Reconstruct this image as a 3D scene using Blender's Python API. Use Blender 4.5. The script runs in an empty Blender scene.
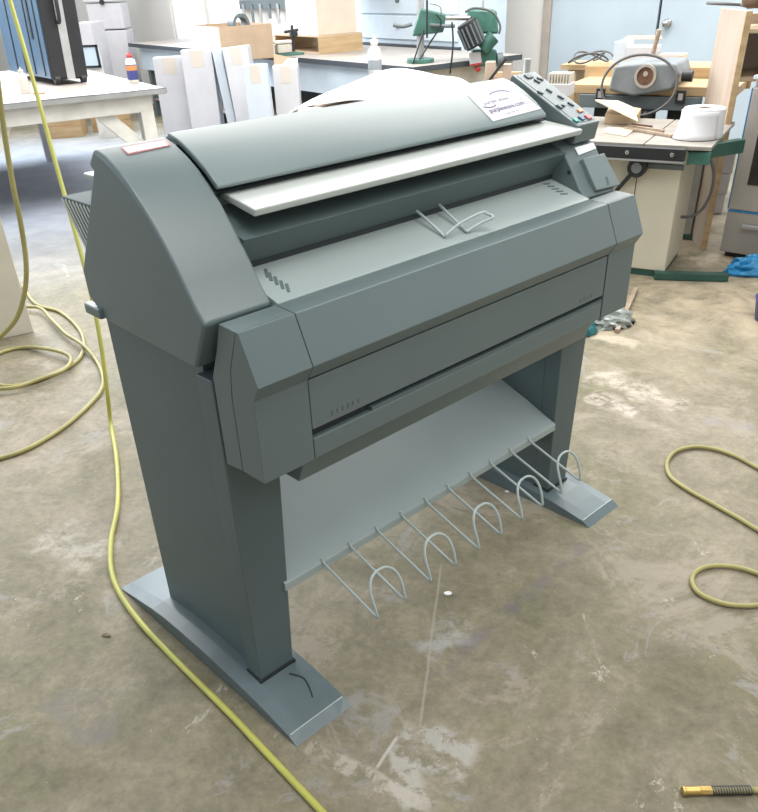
import bpy, bmesh, math, random
from mathutils import Vector, Matrix, Euler
random.seed(7)
COL = bpy.context.scene.collection
SC = bpy.context.scene
PI = math.pi

# ------------------------------------------------------------------ camera
FPX, CX, CY = 788.73, 379.0, 505.5
CAMZ = 1.41153
cam_d = bpy.data.cameras.new('camera'); cam = bpy.data.objects.new('camera', cam_d); COL.objects.link(cam)
cam.location = (0, 0, CAMZ)
cam.rotation_euler = (math.radians(55.97062), math.radians(1.92695), 0)
cam_d.sensor_fit = 'HORIZONTAL'; cam_d.sensor_width = 36
cam_d.lens = FPX / 758 * 36
cam_d.shift_y = (CY - 406) / 758
cam_d.clip_start = .05; cam_d.clip_end = 100
SC.camera = cam
RM = Euler((math.radians(55.97062), math.radians(1.92695), 0)).to_matrix()
MACH_LOC = Vector((-.22971, 1.14678, 0)); MACH_ROT = math.radians(44.0596)
MINV = Matrix.Rotation(-MACH_ROT, 3, 'Z')

def ray(px, py):
    return (RM @ Vector((px - CX, CY - py, -FPX))).normalized()
def at(px, py, Y):                      # survey: point of the sight line at depth Y of the room
    r = ray(px, py); t = Y / r.y
    return Vector((0, 0, CAMZ)) + r * t
def fl(px, py, z=0.0):                  # survey: point of the sight line at height z
    r = ray(px, py); t = (z - CAMZ) / r.z
    return Vector((0, 0, CAMZ)) + r * t
def mpt(px, py, n, p0):                 # survey in the machine's own frame, on a plane
    o = MINV @ (Vector((0, 0, CAMZ)) - MACH_LOC); r = MINV @ ray(px, py)
    n = Vector(n); t = (Vector(p0) - o).dot(n) / r.dot(n)
    return o + r * t

# ------------------------------------------------------------------ materials
def mat(name, col, rough=.5, metal=0., noise=0., nscale=8., bump=0., bscale=60., emit=None, estr=0., spec=.5, alpha=None, trans=0., dark=None, coat=0.):
    m = bpy.data.materials.new(name); m.use_nodes = True
    nt = m.node_tree; b = nt.nodes['Principled BSDF']
    b.inputs['Base Color'].default_value = (*col, 1)
    b.inputs['Roughness'].default_value = rough
    b.inputs['Metallic'].default_value = metal
    b.inputs['Specular IOR Level'].default_value = spec
    if coat: b.inputs['Coat Weight'].default_value = coat; b.inputs['Coat Roughness'].default_value = .25
    if trans: b.inputs['Transmission Weight'].default_value = trans
    if alpha is not None: b.inputs['Alpha'].default_value = alpha
    if emit: b.inputs['Emission Color'].default_value = (*emit, 1); b.inputs['Emission Strength'].default_value = estr
    tc = nt.nodes.new('ShaderNodeTexCoord')
    if noise or dark:
        n = nt.nodes.new('ShaderNodeTexNoise'); n.inputs['Scale'].default_value = nscale; n.inputs['Detail'].default_value = 6
        nt.links.new(tc.outputs['Object'], n.inputs['Vector'])
        r = nt.nodes.new('ShaderNodeValToRGB')
        d = dark if dark else tuple(c * (1 - noise) for c in col)
        r.color_ramp.elements[0].color = (*d, 1); r.color_ramp.elements[0].position = .35
        r.color_ramp.elements[1].color = (*[min(1, c * (1 + noise * .6)) for c in col], 1); r.color_ramp.elements[1].position = .68
        nt.links.new(n.outputs['Fac'], r.inputs['Fac']); nt.links.new(r.outputs['Color'], b.inputs['Base Color'])
    if bump:
        n2 = nt.nodes.new('ShaderNodeTexNoise'); n2.inputs['Scale'].default_value = bscale; n2.inputs['Detail'].default_value = 4
        nt.links.new(tc.outputs['Object'], n2.inputs['Vector'])
        bp = nt.nodes.new('ShaderNodeBump'); bp.inputs['Strength'].default_value = bump; bp.inputs['Distance'].default_value = .002
        nt.links.new(n2.outputs['Fac'], bp.inputs['Height']); nt.links.new(bp.outputs['Normal'], b.inputs['Normal'])
    return m

def wood(name, c1, c2, scale=6., rough=.55, axis=0):
    m = bpy.data.materials.new(name); m.use_nodes = True
    nt = m.node_tree; b = nt.nodes['Principled BSDF']; b.inputs['Roughness'].default_value = rough
    tc = nt.nodes.new('ShaderNodeTexCoord'); mp = nt.nodes.new('ShaderNodeMapping')
    s = [scale * 5] * 3; s[axis] = scale * .5; mp.inputs['Scale'].default_value = s
    n = nt.nodes.new('ShaderNodeTexNoise'); n.inputs['Scale'].default_value = 1; n.inputs['Detail'].default_value = 5
    r = nt.nodes.new('ShaderNodeValToRGB')
    r.color_ramp.elements[0].color = (*c1, 1); r.color_ramp.elements[0].position = .3
    r.color_ramp.elements[1].color = (*c2, 1); r.color_ramp.elements[1].position = .7
    nt.links.new(tc.outputs['Object'], mp.inputs['Vector']); nt.links.new(mp.outputs['Vector'], n.inputs['Vector'])
    nt.links.new(n.outputs['Fac'], r.inputs['Fac']); nt.links.new(r.outputs['Color'], b.inputs['Base Color'])
    return m

def floor_mat():
    m = bpy.data.materials.new('concrete'); m.use_nodes = True
    nt = m.node_tree; b = nt.nodes['Principled BSDF']; L = nt.links.new
    tc = nt.nodes.new('ShaderNodeTexCoord')
    def noise(scale, detail=6, rough=.6, dist=0., off=(0, 0, 0), sc=(1, 1, 1), rot=0.):
        mp = nt.nodes.new('ShaderNodeMapping'); mp.inputs['Location'].default_value = off; mp.inputs['Scale'].default_value = sc
        mp.inputs['Rotation'].default_value = (0, 0, rot)
        n = nt.nodes.new('ShaderNodeTexNoise'); n.inputs['Scale'].default_value = scale; n.inputs['Detail'].default_value = detail
        n.inputs['Roughness'].default_value = rough; n.inputs['Distortion'].default_value = dist
        L(tc.outputs['Object'], mp.inputs['Vector']); L(mp.outputs['Vector'], n.inputs['Vector']); return n.outputs['Fac']
    def ramp(f, a, bb, c0=(0, 0, 0, 1), c1=(1, 1, 1, 1)):
        r = nt.nodes.new('ShaderNodeValToRGB'); r.color_ramp.elements[0].position = a; r.color_ramp.elements[1].position = bb
        r.color_ramp.elements[0].color = c0; r.color_ramp.elements[1].color = c1; L(f, r.inputs['Fac']); return r.outputs['Color']
    def mix(f, a, bb, blend='MIX'):
        x = nt.nodes.new('ShaderNodeMix'); x.data_type = 'RGBA'; x.blend_type = blend
        if isinstance(f, float): x.inputs['Factor'].default_value = f
        else: L(f, x.inputs['Factor'])
        for s, v in ((6, a), (7, bb)):
            if isinstance(v, tuple): x.inputs[s].default_value = v
            else: L(v, x.inputs[s])
        return x.outputs[2]
    def mul(f, k):
        x = nt.nodes.new('ShaderNodeMath'); x.operation = 'MULTIPLY'; L(f, x.inputs[0])
        if isinstance(k, float): x.inputs[1].default_value = k
        else: L(k, x.inputs[1])
        return x.outputs[0]
    base = ramp(noise(1.3, 10, .72, .5), .38, .64, (.170, .157, .094, 1), (.285, .250, .187, 1))
    mid = ramp(noise(7, 9, .75, .5, (4, 4, 0)), .36, .66, (.76, .75, .74, 1), (1.18, 1.17, 1.17, 1))
    c = mix(1.0, base, mid, 'MULTIPLY')
    fine = ramp(noise(42, 5, .75), .32, .70, (.82, .82, .82, 1), (1.16, 1.16, 1.16, 1))
    c = mix(1.0, c, fine, 'MULTIPLY')
    worn = ramp(noise(2.1, 11, .78, .9, (3, 1, 0)), .545, .60)         # worn pale pinkish patches
    c = mix(mul(worn, .45), c, (.37, .32, .26, 1))
    blu = ramp(noise(3.6, 11, .78, .8, (7, 4, 0)), .585, .625)          # lavender-grey exposed patches
    c = mix(mul(blu, .45), c, (.30, .295, .295, 1))
    pale = ramp(noise(3.4, 11, .80, 1.0, (11, 2, 0), (1, .6, 1), .6), .615, .63)  # torn paint flakes
    c = mix(mul(pale, .6), c, (.48, .445, .38, 1))
    drk = ramp(noise(4.4, 10, .78, .6, (1, 9, 0)), .635, .665)          # oil marks
    c = mix(mul(drk, .5), c, (.16, .14, .135, 1))
    spk = ramp(noise(110, 4, .7, .6, (5, 5, 0)), .70, .73)              # specks of plaster
    c = mix(mul(spk, .7), c, (.70, .66, .58, 1))
    spk2 = ramp(noise(90, 4, .7, .6, (9, 2, 0)), .71, .75)
    c = mix(mul(spk2, .5), c, (.12, .11, .10, 1))
    def streak(p, q, w, col, k, seed, soft=.6, brk=(.42, .56)):
        dx, dy = q.x - p.x, q.y - p.y; L0 = math.hypot(dx, dy); an = math.atan2(dy, dx)
        m1 = nt.nodes.new('ShaderNodeMapping'); m1.vector_type = 'TEXTURE'
        m1.inputs['Location'].default_value = (p.x, p.y, 0); m1.inputs['Rotation'].default_value = (0, 0, an)
        L(tc.outputs['Object'], m1.inputs['Vector'])
        wn_ = nt.nodes.new('ShaderNodeTexNoise'); wn_.inputs['Scale'].default_value = 9; wn_.inputs['Detail'].default_value = 6
        L(tc.outputs['Object'], wn_.inputs['Vector'])
        se = nt.nodes.new('ShaderNodeSeparateXYZ'); L(m1.outputs['Vector'], se.inputs[0])
        def mth(op, x, y=None):
            n_ = nt.nodes.new('ShaderNodeMath'); n_.operation = op
            for i_, v_ in enumerate((x, y)):
                if v_ is None: continue
                if isinstance(v_, (int, float)): n_.inputs[i_].default_value = v_
                else: L(v_, n_.inputs[i_])
            return n_.outputs[0]
        off = mth('MULTIPLY', mth('SUBTRACT', wn_.outputs['Fac'], .5), w * 2.2)
        yy = mth('ABSOLUTE', mth('ADD', se.outputs['Y'], off))
        xx = mth('ABSOLUTE', mth('SUBTRACT', se.outputs['X'], L0 / 2))
        a1 = nt.nodes.new('ShaderNodeMapRange'); L(yy, a1.inputs['Value']); a1.inputs['From Min'].default_value = w; a1.inputs['From Max'].default_value = w * (1 - soft)
        a2 = nt.nodes.new('ShaderNodeMapRange'); L(xx, a2.inputs['Value']); a2.inputs['From Min'].default_value = L0 / 2; a2.inputs['From Max'].default_value = L0 / 2 * .8
        f = mul(mul(a1.outputs['Result'], a2.outputs['Result']), ramp(noise(14, 8, .75, .3, (seed, seed, 0)), *brk))
        return mix(mul(f, k), c, col)
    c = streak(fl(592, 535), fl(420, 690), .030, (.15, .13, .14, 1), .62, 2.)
    c = streak(fl(420, 655), fl(470, 620), .060, (.40, .40, .39, 1), .6, 6.)
    c = streak(fl(395, 735), fl(475, 765), .065, (.40, .385, .35, 1), .7, 4., .3, (.47, .53))
    c = streak(fl(400, 745), fl(415, 812), .04, (.42, .40, .36, 1), .7, 14., .3, (.45, .50))
    c = streak(fl(300, 742), fl(440, 812), .022, (.43, .39, .33, 1), .7, 9., .3, (.46, .52))
    c = streak(fl(442, 560), fl(418, 740), .0045, (.38, .35, .29, 1), .5, 1., .6, (.25, .4))
    c = streak(fl(376, 770), fl(398, 735), .005, (.5, .46, .4, 1), .7, 1., .6, (.2, .3))
    c = streak(fl(50, 690), fl(110, 745), .060, (.17, .155, .15, 1), .55, 5., .5)
    c = streak(fl(35, 535), fl(110, 560), .10, (.50, .46, .40, 1), .55, 3., .6)
    c = streak(fl(590, 370), fl(690, 410), .10, (.60, .53, .45, 1), .6, 7., .6)
    c = streak(fl(585, 395), fl(640, 415), .08, (.62, .55, .48, 1), .6, 8., .6)
    c = streak(fl(590, 335), fl(640, 345), .05, (.60, .52, .42, 1), .6, 12., .5, (.3, .5))
    c = streak(fl(700, 420), fl(758, 428), .05, (.28, .255, .27, 1), .5, 3., .6)
    # sawdust spread round the machines: an irregular patch centred on the saw
    sep = nt.nodes.new('ShaderNodeVectorMath'); sep.operation = 'DISTANCE'; L(tc.outputs['Object'], sep.inputs[0]); sep.inputs[1].default_value = (1.8, 4.1, 0)
    dm = nt.nodes.new('ShaderNodeMapRange'); dm.inputs['From Min'].default_value = 1.6; dm.inputs['From Max'].default_value = .4; L(sep.outputs['Value'], dm.inputs['Value'])
    dust = mul(dm.outputs['Result'], ramp(noise(3.5, 9, .72, .8, (2, 2, 0)), .38, .62))
    c = mix(mul(dust, .8), c, (.55, .45, .32, 1))
    # bluish sky reflection at the far left, painted into the slab colour
    sp = nt.nodes.new('ShaderNodeVectorMath'); sp.operation = 'DISTANCE'; L(tc.outputs['Object'], sp.inputs[0]); sp.inputs[1].default_value = (-3.4, 7.0, 0)
    dm2 = nt.nodes.new('ShaderNodeMapRange'); dm2.inputs['From Min'].default_value = 3.3; dm2.inputs['From Max'].default_value = 1.4; L(sp.outputs['Value'], dm2.inputs['Value'])
    c = mix(mul(dm2.outputs['Result'], .8), c, mix(ramp(noise(6, 8), .3, .7), (.26, .30, .38, 1), (.36, .41, .50, 1)))
    L(c, b.inputs['Base Color'])
    rr = nt.nodes.new('ShaderNodeMapRange'); L(noise(6, 6), rr.inputs['Value']); rr.inputs['To Min'].default_value = .46; rr.inputs['To Max'].default_value = .75
    L(rr.outputs['Result'], b.inputs['Roughness'])
    b.inputs['Specular IOR Level'].default_value = .28
    bp = nt.nodes.new('ShaderNodeBump'); bp.inputs['Strength'].default_value = .25; bp.inputs['Distance'].default_value = .003
    L(noise(50, 6), bp.inputs['Height']); L(bp.outputs['Normal'], b.inputs['Normal'])
    return m

M = {}
M['concrete'] = floor_mat()
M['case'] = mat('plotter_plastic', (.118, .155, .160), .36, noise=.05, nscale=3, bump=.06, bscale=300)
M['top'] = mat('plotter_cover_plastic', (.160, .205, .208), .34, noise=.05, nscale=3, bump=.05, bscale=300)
M['steelgrey'] = mat('painted_steel', (.088, .122, .130), .42, noise=.06, nscale=4)
M['footgrey'] = mat('painted_foot', (.118, .158, .170), .36, noise=.12, nscale=7)
M['pale_lip'] = mat('pale_edge', (.52, .57, .57), .4)  # pale strip along the front lip of the feet
M['deep'] = mat('dark_slot', (.018, .024, .026), .6)
M['inner_grey'] = mat('plotter_inner', (.085, .12, .12), .45)  # darker grey of the housing and crossbar
M['traywhite'] = mat('shelf_light_grey', (.50, .535, .515), .38, noise=.03)
M['tray'] = mat('tray_grey', (.315, .370, .365), .35, noise=.03, nscale=5)
M['catch'] = mat('catch_shelf_grey', (.34, .405, .405), .42, noise=.03)
M['wire'] = mat('grey_coated_wire', (.40, .47, .47), .33, spec=.6)
M['panel'] = mat('panel_face', (.115, .155, .165), .4)
M['key'] = mat('key_dark', (.02, .035, .05), .4)
M['key_teal'] = mat('key_teal', (.03, .32, .30), .4)
M['key_red'] = mat('key_red', (.65, .07, .07), .4)
M['key_orange'] = mat('key_orange', (.85, .30, .14), .4)
M['key_blue'] = mat('key_blue', (.03, .12, .25), .4)
M['plate'] = mat('name_plate', (.80, .68, .68), .4)
M['plate_red'] = mat('name_plate_rim', (.42, .16, .17), .4)
M['paper'] = mat('sticker_paper', (.70, .71, .74), .45)
M['ink'] = mat('sticker_ink', (.10, .08, .19), .5)
M['lcd'] = mat('display_window', (.80, .82, .84), .3)
M['grille'] = mat('rear_grille', (.085, .11, .11), .8)
M['mark'] = mat('printed_mark', (.10, .14, .14), .5)
M['mark2'] = mat('moulded_mark', (.085, .118, .12), .5)
M['hose'] = mat('yellow_hose', (.47, .46, .10), .42, noise=.16, nscale=6)
M['hose_pale'] = mat('yellow_hose_dusty', (.34, .305, .115), .5, noise=.2, nscale=8)
M['brass'] = mat('brass', (.55, .38, .13), .35, metal=.8)
M['spring'] = mat('spring_steel', (.12, .12, .15), .4, metal=.6)
M['whitepaint'] = mat('white_paint', (.70, .68, .62), .5, noise=.10, nscale=9)
M['tabletop'] = mat('pale_table_top', (.42, .375, .335), .45, noise=.12, nscale=3)
M['darkedge'] = mat('dark_edging', (.05, .06, .075), .4)
M['blackcase'] = mat('black_shell', (.016, .017, .02), .45, noise=.2)
M['bluecase'] = mat('blue_shell', (.07, .14, .23), .30, noise=.1, nscale=2)  # blue left side of the travel case
M['alu'] = mat('aluminium', (.48, .49, .50), .35, metal=.6, noise=.1)
M['wallwarm'] = mat('wall_paint', (.74, .72, .68), .6, noise=.04, nscale=1.5)
M['walllight'] = mat('wall_light', (.80, .83, .88), .6, noise=.03, nscale=1.5)
M['door'] = mat('door_blue_paint', (.47, .56, .635), .45, noise=.06, nscale=2.5)
M['jamb'] = mat('door_frame_paint', (.42, .37, .33), .5, noise=.1)
M['chrome'] = mat('chrome', (.55, .53, .50), .22, metal=.9)
M['kraft'] = mat('kraft_card', (.47, .345, .235), .7, noise=.08)
M['kraft_pale'] = mat('kraft_card_pale', (.66, .55, .45), .7, noise=.06)
M['carton'] = mat('white_carton', (.60, .60, .63), .6, noise=.05, nscale=5)
M['carton2'] = mat('white_carton_blue', (.58, .64, .71), .6, noise=.04)
M['tape'] = mat('tan_tape', (.62, .56, .50), .4)
M['whitestack'] = mat('white_board', (.58, .57, .59), .6, noise=.05)
M['ply'] = wood('plywood', (.44, .32, .20), (.56, .43, .29), 5)
M['pine'] = wood('pine', (.40, .27, .14), (.54, .39, .22), 6)
M['plypale'] = wood('pale_plywood', (.42, .33, .26), (.52, .43, .35), 3, axis=2)
M['oldwood'] = wood('old_wood', (.30, .22, .16), (.46, .36, .27), 6)
M['green'] = mat('machine_green', (.055, .165, .13), .4, noise=.25, nscale=12)
M['greendark'] = mat('dark_green_paint', (.025, .085, .065), .45, noise=.15)
M['black'] = mat('black_paint', (.018, .019, .022), .45)
M['iron'] = mat('cast_iron', (.37, .34, .30), .42, metal=.15, noise=.15, nscale=9)
M['sawgrey'] = mat('saw_grey', (.21, .235, .25), .5, noise=.2, nscale=10)
M['sawrail'] = mat('rail_grey', (.13, .16, .17), .5, noise=.12)
M['cream'] = mat('cream_cabinet', (.58, .54, .43), .5, noise=.05, nscale=4)
M['rust'] = mat('rusty_bore', (.14, .07, .04), .7, noise=.4, nscale=20)
M['cable'] = mat('grey_cable', (.10, .10, .10), .5)
M['stainless'] = mat('stainless', (.40, .375, .35), .36, metal=.35, noise=.08, nscale=4)
M['ovenglass'] = mat('oven_glass', (.02, .018, .018), .15)
M['bluefilm'] = mat('blue_film', (.02, .23, .48), .35, noise=.3, nscale=14)
M['lightblue'] = mat('light_blue_steel', (.60, .70, .79), .45, noise=.04)
M['sheet'] = mat('white_foam_sheet', (.86, .86, .86), .5)
M['towel'] = mat('paper_towel', (.70, .70, .72), .8)
M['beige'] = mat('beige_enamel', (.62, .58, .50), .5, noise=.08)
M['red'] = mat('red_cap', (.55, .05, .05), .4)
M['navy'] = mat('navy_label', (.05, .06, .22), .4)
M['orange'] = mat('orange_label', (.60, .24, .08), .5)
M['brown'] = mat('brown_leather', (.16, .10, .06), .6, noise=.3)
M['tealfilm'] = mat('teal_film', (.03, .20, .24), .3, noise=.3, nscale=20)
M['clearfilm'] = mat('cloudy_film', (.30, .33, .31), .2, noise=.3, nscale=16)
M['offwhiteboard'] = mat('off_white_board', (.66, .62, .53), .55, noise=.06)
M['dust'] = mat('dusty_ply', (.74, .64, .50), .6, noise=.06)

# ------------------------------------------------------------------ mesh helpers
def link(name, me, m=None, parent=None, smooth=False, bevel=0., seg=2, ang=35):
    o = bpy.data.objects.new(name, me); COL.objects.link(o)
    if m is not None:
        for mm in (m if isinstance(m, (list, tuple)) else [m]): me.materials.append(mm)
    if parent: o.parent = parent
    if smooth:
        for p in me.polygons: p.use_smooth = True
    if bevel:
        b = o.modifiers.new('bevel', 'BEVEL'); b.width = bevel; b.segments = seg; b.limit_method = 'ANGLE'; b.angle_limit = math.radians(ang)
        b.harden_normals = False
        for p in me.polygons: p.use_smooth = True
        w = o.modifiers.new('wn', 'WEIGHTED_NORMAL'); w.keep_sharp = False
    return o
def frombm(name, bm, *a, **k):
    bmesh.ops.recalc_face_normals(bm, faces=bm.faces)
    me = bpy.data.meshes.new(name); bm.to_mesh(me); bm.free()
    return link(name, me, *a, **k)
def add_prism(bm, prof, x0, x1):        # (y,z) outline swept along x
    a = [bm.verts.new((x0, p[0], p[1])) for p in prof]; b = [bm.verts.new((x1, p[0], p[1])) for p in prof]
    n = len(prof); bm.faces.new(a); bm.faces.new(b[::-1])
    for i in range(n): bm.faces.new((a[i], b[i], b[(i + 1) % n], a[(i + 1) % n]))
def add_poly(bm, pts, z0, z1):          # (x,y) outline raised in z
    a = [bm.verts.new((p[0], p[1], z0)) for p in pts]; b = [bm.verts.new((p[0], p[1], z1)) for p in pts]
    n = len(pts); bm.faces.new(a); bm.faces.new(b[::-1])
    for i in range(n): bm.faces.new((a[i], b[i], b[(i + 1) % n], a[(i + 1) % n]))
def add_box(bm, lo, hi): add_poly(bm, [(lo[0], lo[1]), (hi[0], lo[1]), (hi[0], hi[1]), (lo[0], hi[1])], lo[2], hi[2])
def add_hull(bm, a, b):                 # two matching loops of 3-D points
    va = [bm.verts.new(p) for p in a]; vb = [bm.verts.new(p) for p in b]; n = len(a)
    bm.faces.new(va); bm.faces.new(vb[::-1])
    for i in range(n): bm.faces.new((va[i], vb[i], vb[(i + 1) % n], va[(i + 1) % n]))
def add_bar(bm, p, q, w, h=None, up=Vector((0, 0, 1))):
    p = Vector(p); q = Vector(q); h = h or w; d = (q - p).normalized()
    if abs(d.dot(up)) > .95: up = Vector((0, 1, 0))
    s = d.cross(up).normalized(); u = s.cross(d)
    o = [s * w / 2 + u * h / 2, -s * w / 2 + u * h / 2, -s * w / 2 - u * h / 2, s * w / 2 - u * h / 2]
    add_hull(bm, [p + k for k in o], [q + k for k in o])
def add_cyl(bm, p, q, r, r2=None, n=20):
    p = Vector(p); q = Vector(q); d = (q - p).normalized(); r2 = r if r2 is None else r2
    up = Vector((0, 0, 1)) if abs(d.z) < .9 else Vector((1, 0, 0)); s = d.cross(up).normalized(); u = s.cross(d)
    add_hull(bm, [p + (s * math.cos(t) + u * math.sin(t)) * r for t in [2 * PI * i / n for i in range(n)]],
             [q + (s * math.cos(t) + u * math.sin(t)) * r2 for t in [2 * PI * i / n for i in range(n)]])
def catmull(P, k=8, closed=False):
    P = [Vector(p) for p in P]; out = []; n = len(P)
    rng = range(n if closed else n - 1)
    for i in rng:
        if closed: a, b, c, d = P[(i - 1) % n], P[i], P[(i + 1) % n], P[(i + 2) % n]
        else: a, b, c, d = P[max(i - 1, 0)], P[i], P[i + 1], P[min(i + 2, n - 1)]
        for j in range(k):
            t = j / k
            out.append(.5 * ((2 * b) + (c - a) * t + (2 * a - 5 * b + 4 * c - d) * t * t + (3 * b - a - 3 * c + d) * t ** 3))
    if not closed: out.append(P[-1])
    return out
def add_tube(bm, pts, r, n=10, closed=False):
    pts = [Vector(p) for p in pts]; N = len(pts); rings = []
    T = []
    for i in range(N):
        a = pts[(i - 1) % N] if (closed or i > 0) else pts[0]; b = pts[(i + 1) % N] if (closed or i < N - 1) else pts[-1]
        T.append((b - a).normalized())
    up = Vector((0, 0, 1)) if abs(T[0].z) < .9 else Vector((1, 0, 0))
    s = T[0].cross(up).normalized()
    for i in range(N):
        s = (s - T[i] * s.dot(T[i])).normalized(); u = T[i].cross(s)
        rr = r(i / (N - 1)) if callable(r) else r
        rings.append([bm.verts.new(pts[i] + (s * math.cos(t) + u * math.sin(t)) * rr) for t in [2 * PI * k / n for k in range(n)]])
    for i in range(N if closed else N - 1):
        A, B = rings[i], rings[(i + 1) % N]
        for k in range(n): bm.faces.new((A[k], A[(k + 1) % n], B[(k + 1) % n], B[k]))
    if not closed: bm.faces.new(rings[0][::-1]); bm.faces.new(rings[-1])
def add_lathe(bm, prof, c=(0, 0, 0), n=28):
    c = Vector(c); rings = []
    for r, z in prof:
        rings.append([bm.verts.new(c + Vector((max(r, 1e-4) * math.cos(2 * PI * k / n), max(r, 1e-4) * math.sin(2 * PI * k / n), z))) for k in range(n)])
    for A, B in zip(rings, rings[1:]):
        for k in range(n): bm.faces.new((A[k], A[(k + 1) % n], B[(k + 1) % n], B[k]))
    bm.faces.new(rings[0][::-1]); bm.faces.new(rings[-1])
def BM(): return bmesh.new()
def prism(name, prof, x0, x1, m, parent=None, bevel=0., **k):
    bm = BM(); add_prism(bm, prof, x0, x1); return frombm(name, bm, m, parent, bevel=bevel, **k)
def box(name, lo, hi, m, parent=None, bevel=0., **k):
    bm = BM(); add_box(bm, lo, hi); return frombm(name, bm, m, parent, bevel=bevel, **k)
def tube(name, pts, r, m, parent=None, n=10, closed=False):
    bm = BM(); add_tube(bm, pts, r, n, closed); return frombm(name, bm, m, parent, smooth=True)
def cyl(name, p, q, r, m, parent=None, r2=None, n=24):
    bm = BM(); add_cyl(bm, p, q, r, r2, n); return frombm(name, bm, m, parent, bevel=min(r * .12, .004), ang=50)
def bar(name, p, q, w, h, m, parent=None, bevel=.002):
    bm = BM(); add_bar(bm, p, q, w, h); return frombm(name, bm, m, parent, bevel=bevel)
def thing(name, label, cat, loc=(0, 0, 0), rotz=0., group=None):
    o = bpy.data.objects.new(name, None); COL.objects.link(o); o.empty_display_size = .1
    o.location = loc; o.rotation_euler = (0, 0, rotz); o['label'] = label; o['category'] = cat
    if group: o['group'] = group
    return o
def tag(o, label, cat, group=None, kind=None):
    o['label'] = label; o['category'] = cat
    if group: o['group'] = group
    if kind: o['kind'] = kind
    return o
def frame2(A, B):                       # a base frame on the floor plan: x along A->B, y to the back of it
    d = Vector((B[0] - A[0], B[1] - A[1])); return math.atan2(d.y, d.x), d.length
def textmesh(name, s, size, M4, m, parent, bold=0.):
    cu = bpy.data.curves.new('t', 'FONT'); cu.body = s; cu.size = size; cu.offset = bold; cu.resolution_u = 3
    cu.align_x = 'CENTER'; cu.align_y = 'CENTER'
    t = bpy.data.objects.new('t', cu); COL.objects.link(t)
    dg = bpy.context.evaluated_depsgraph_get(); dg.update()
    me = bpy.data.meshes.new_from_object(t.evaluated_get(dg)); bpy.data.objects.remove(t)
    me.materials.clear(); me.transform(M4); me.update()
    return link(name, me, m, parent)

# ================================================================== the plotter
P = thing('wide_format_plotter', 'large grey-green wide-format printer on two splayed feet with a row of wire hooks', 'printer', MACH_LOC, MACH_ROT)
XO, XI = .022, .1670; RI, RO = 1.1380, 1.273
HP = [(.407, 1.180), (.375, 1.171), (.339, 1.154), (.310, 1.136), (.284, 1.114), (.255, 1.086), (.228, 1.055), (.204, 1.024), (.182, .993), (.160, .959),
      (.136, .9325), (.190, .838), (.514, .847), (.570, .885), (.570, .940), (.426, 1.142), (.437, 1.152)]
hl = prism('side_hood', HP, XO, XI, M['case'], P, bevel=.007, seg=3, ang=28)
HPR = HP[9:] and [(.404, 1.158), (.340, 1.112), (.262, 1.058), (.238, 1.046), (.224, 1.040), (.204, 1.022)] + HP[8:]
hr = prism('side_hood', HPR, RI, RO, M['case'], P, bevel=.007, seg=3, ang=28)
# name plate on the left hood
def conform(prof4, quad, lift, m, parent, name, n=8, th=.0008, scale=1.):
    """a thin decal bent over a (y,z) curved surface; quad = surveyed corners"""
    def cp(px, py):
        best = None
        for (a, b) in zip(prof4[:-1], prof4[1:]):
            nn = Vector((0, -(b[1] - a[1]), b[0] - a[0])).normalized()
            if nn.z < 0: nn = -nn
            q = mpt(px, py, nn, Vector((0, a[0], a[1])) + nn * lift)
            lo, hi = min(a[0], b[0]), max(a[0], b[0]); e = max(lo - q.y, q.y - hi, 0)
            if best is None or e < best[0]: best = (e, q)
        return best[1]
    cx = sum(p[0] for p in quad) / 4; cy = sum(p[1] for p in quad) / 4
    quad = [(cx + (p[0] - cx) * scale, cy + (p[1] - cy) * scale) for p in quad]
    G = []
    for i in range(n + 1):
        row = []
        for j in range(n + 1):
            u, v = i / n, j / n
            px = (1 - v) * ((1 - u) * quad[0][0] + u * quad[1][0]) + v * ((1 - u) * quad[3][0] + u * quad[2][0])
            py = (1 - v) * ((1 - u) * quad[0][1] + u * quad[1][1]) + v * ((1 - u) * quad[3][1] + u * quad[2][1])
            row.append(cp(px, py))
        G.append(row)
    bm = BM(); V = [[bm.verts.new(p) for p in r] for r in G]; V2 = [[bm.verts.new(p - Vector((0, 0, th))) for p in r] for r in G]
    for i in range(n):
        for j in range(n):
            bm.faces.new((V[i][j], V[i + 1][j], V[i + 1][j + 1], V[i][j + 1])); bm.faces.new((V2[i][j], V2[i][j + 1], V2[i + 1][j + 1], V2[i + 1][j]))
    edge = [(i, 0) for i in range(n)] + [(n, j) for j in range(n)] + [(i, n) for i in range(n, 0, -1)] + [(0, j) for j in range(n, 0, -1)]
    for (a, b) in zip(edge, edge[1:] + edge[:1]): bm.faces.new((V[a[0]][a[1]], V[b[0]][b[1]], V2[b[0]][b[1]], V2[a[0]][a[1]]))
    return frombm(name, bm, m, parent), G
def plate(name, pts, th, m, parent, grow=0.):
    c = sum(pts, Vector()) / len(pts); n = (pts[1] - pts[0]).cross(pts[2] - pts[0]).normalized()
    if n.z < 0 and abs(n.z) > .1: n = -n
    pts = [c + (p - c) * (1 + grow) for p in pts]
    bm = BM(); add_hull(bm, [p - n * .001 for p in pts], [p + n * th for p in pts]); return frombm(name, bm, m, parent), n
hood_top = HP[:9][::-1]
NQ = ((120.5, 147.2), (165.5, 139.3), (170.8, 145.4), (127.8, 154.6))
o, _ = conform(hood_top, NQ, .0012, M['plate_red'], hl, 'nameplate'); o['label'] = 'red-rimmed plate on the left hood'
conform(hood_top, ((123.2, 147.6), (164.6, 140.6), (167.6, 145.0), (128.2, 152.8)), .0020, M['plate'], hl, 'nameplate_face')
# lower latch at the hood's rear corner
box('latch', (.0135, .520, .849), (.034, .585, .871), M['case'], P, bevel=.004)
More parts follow.
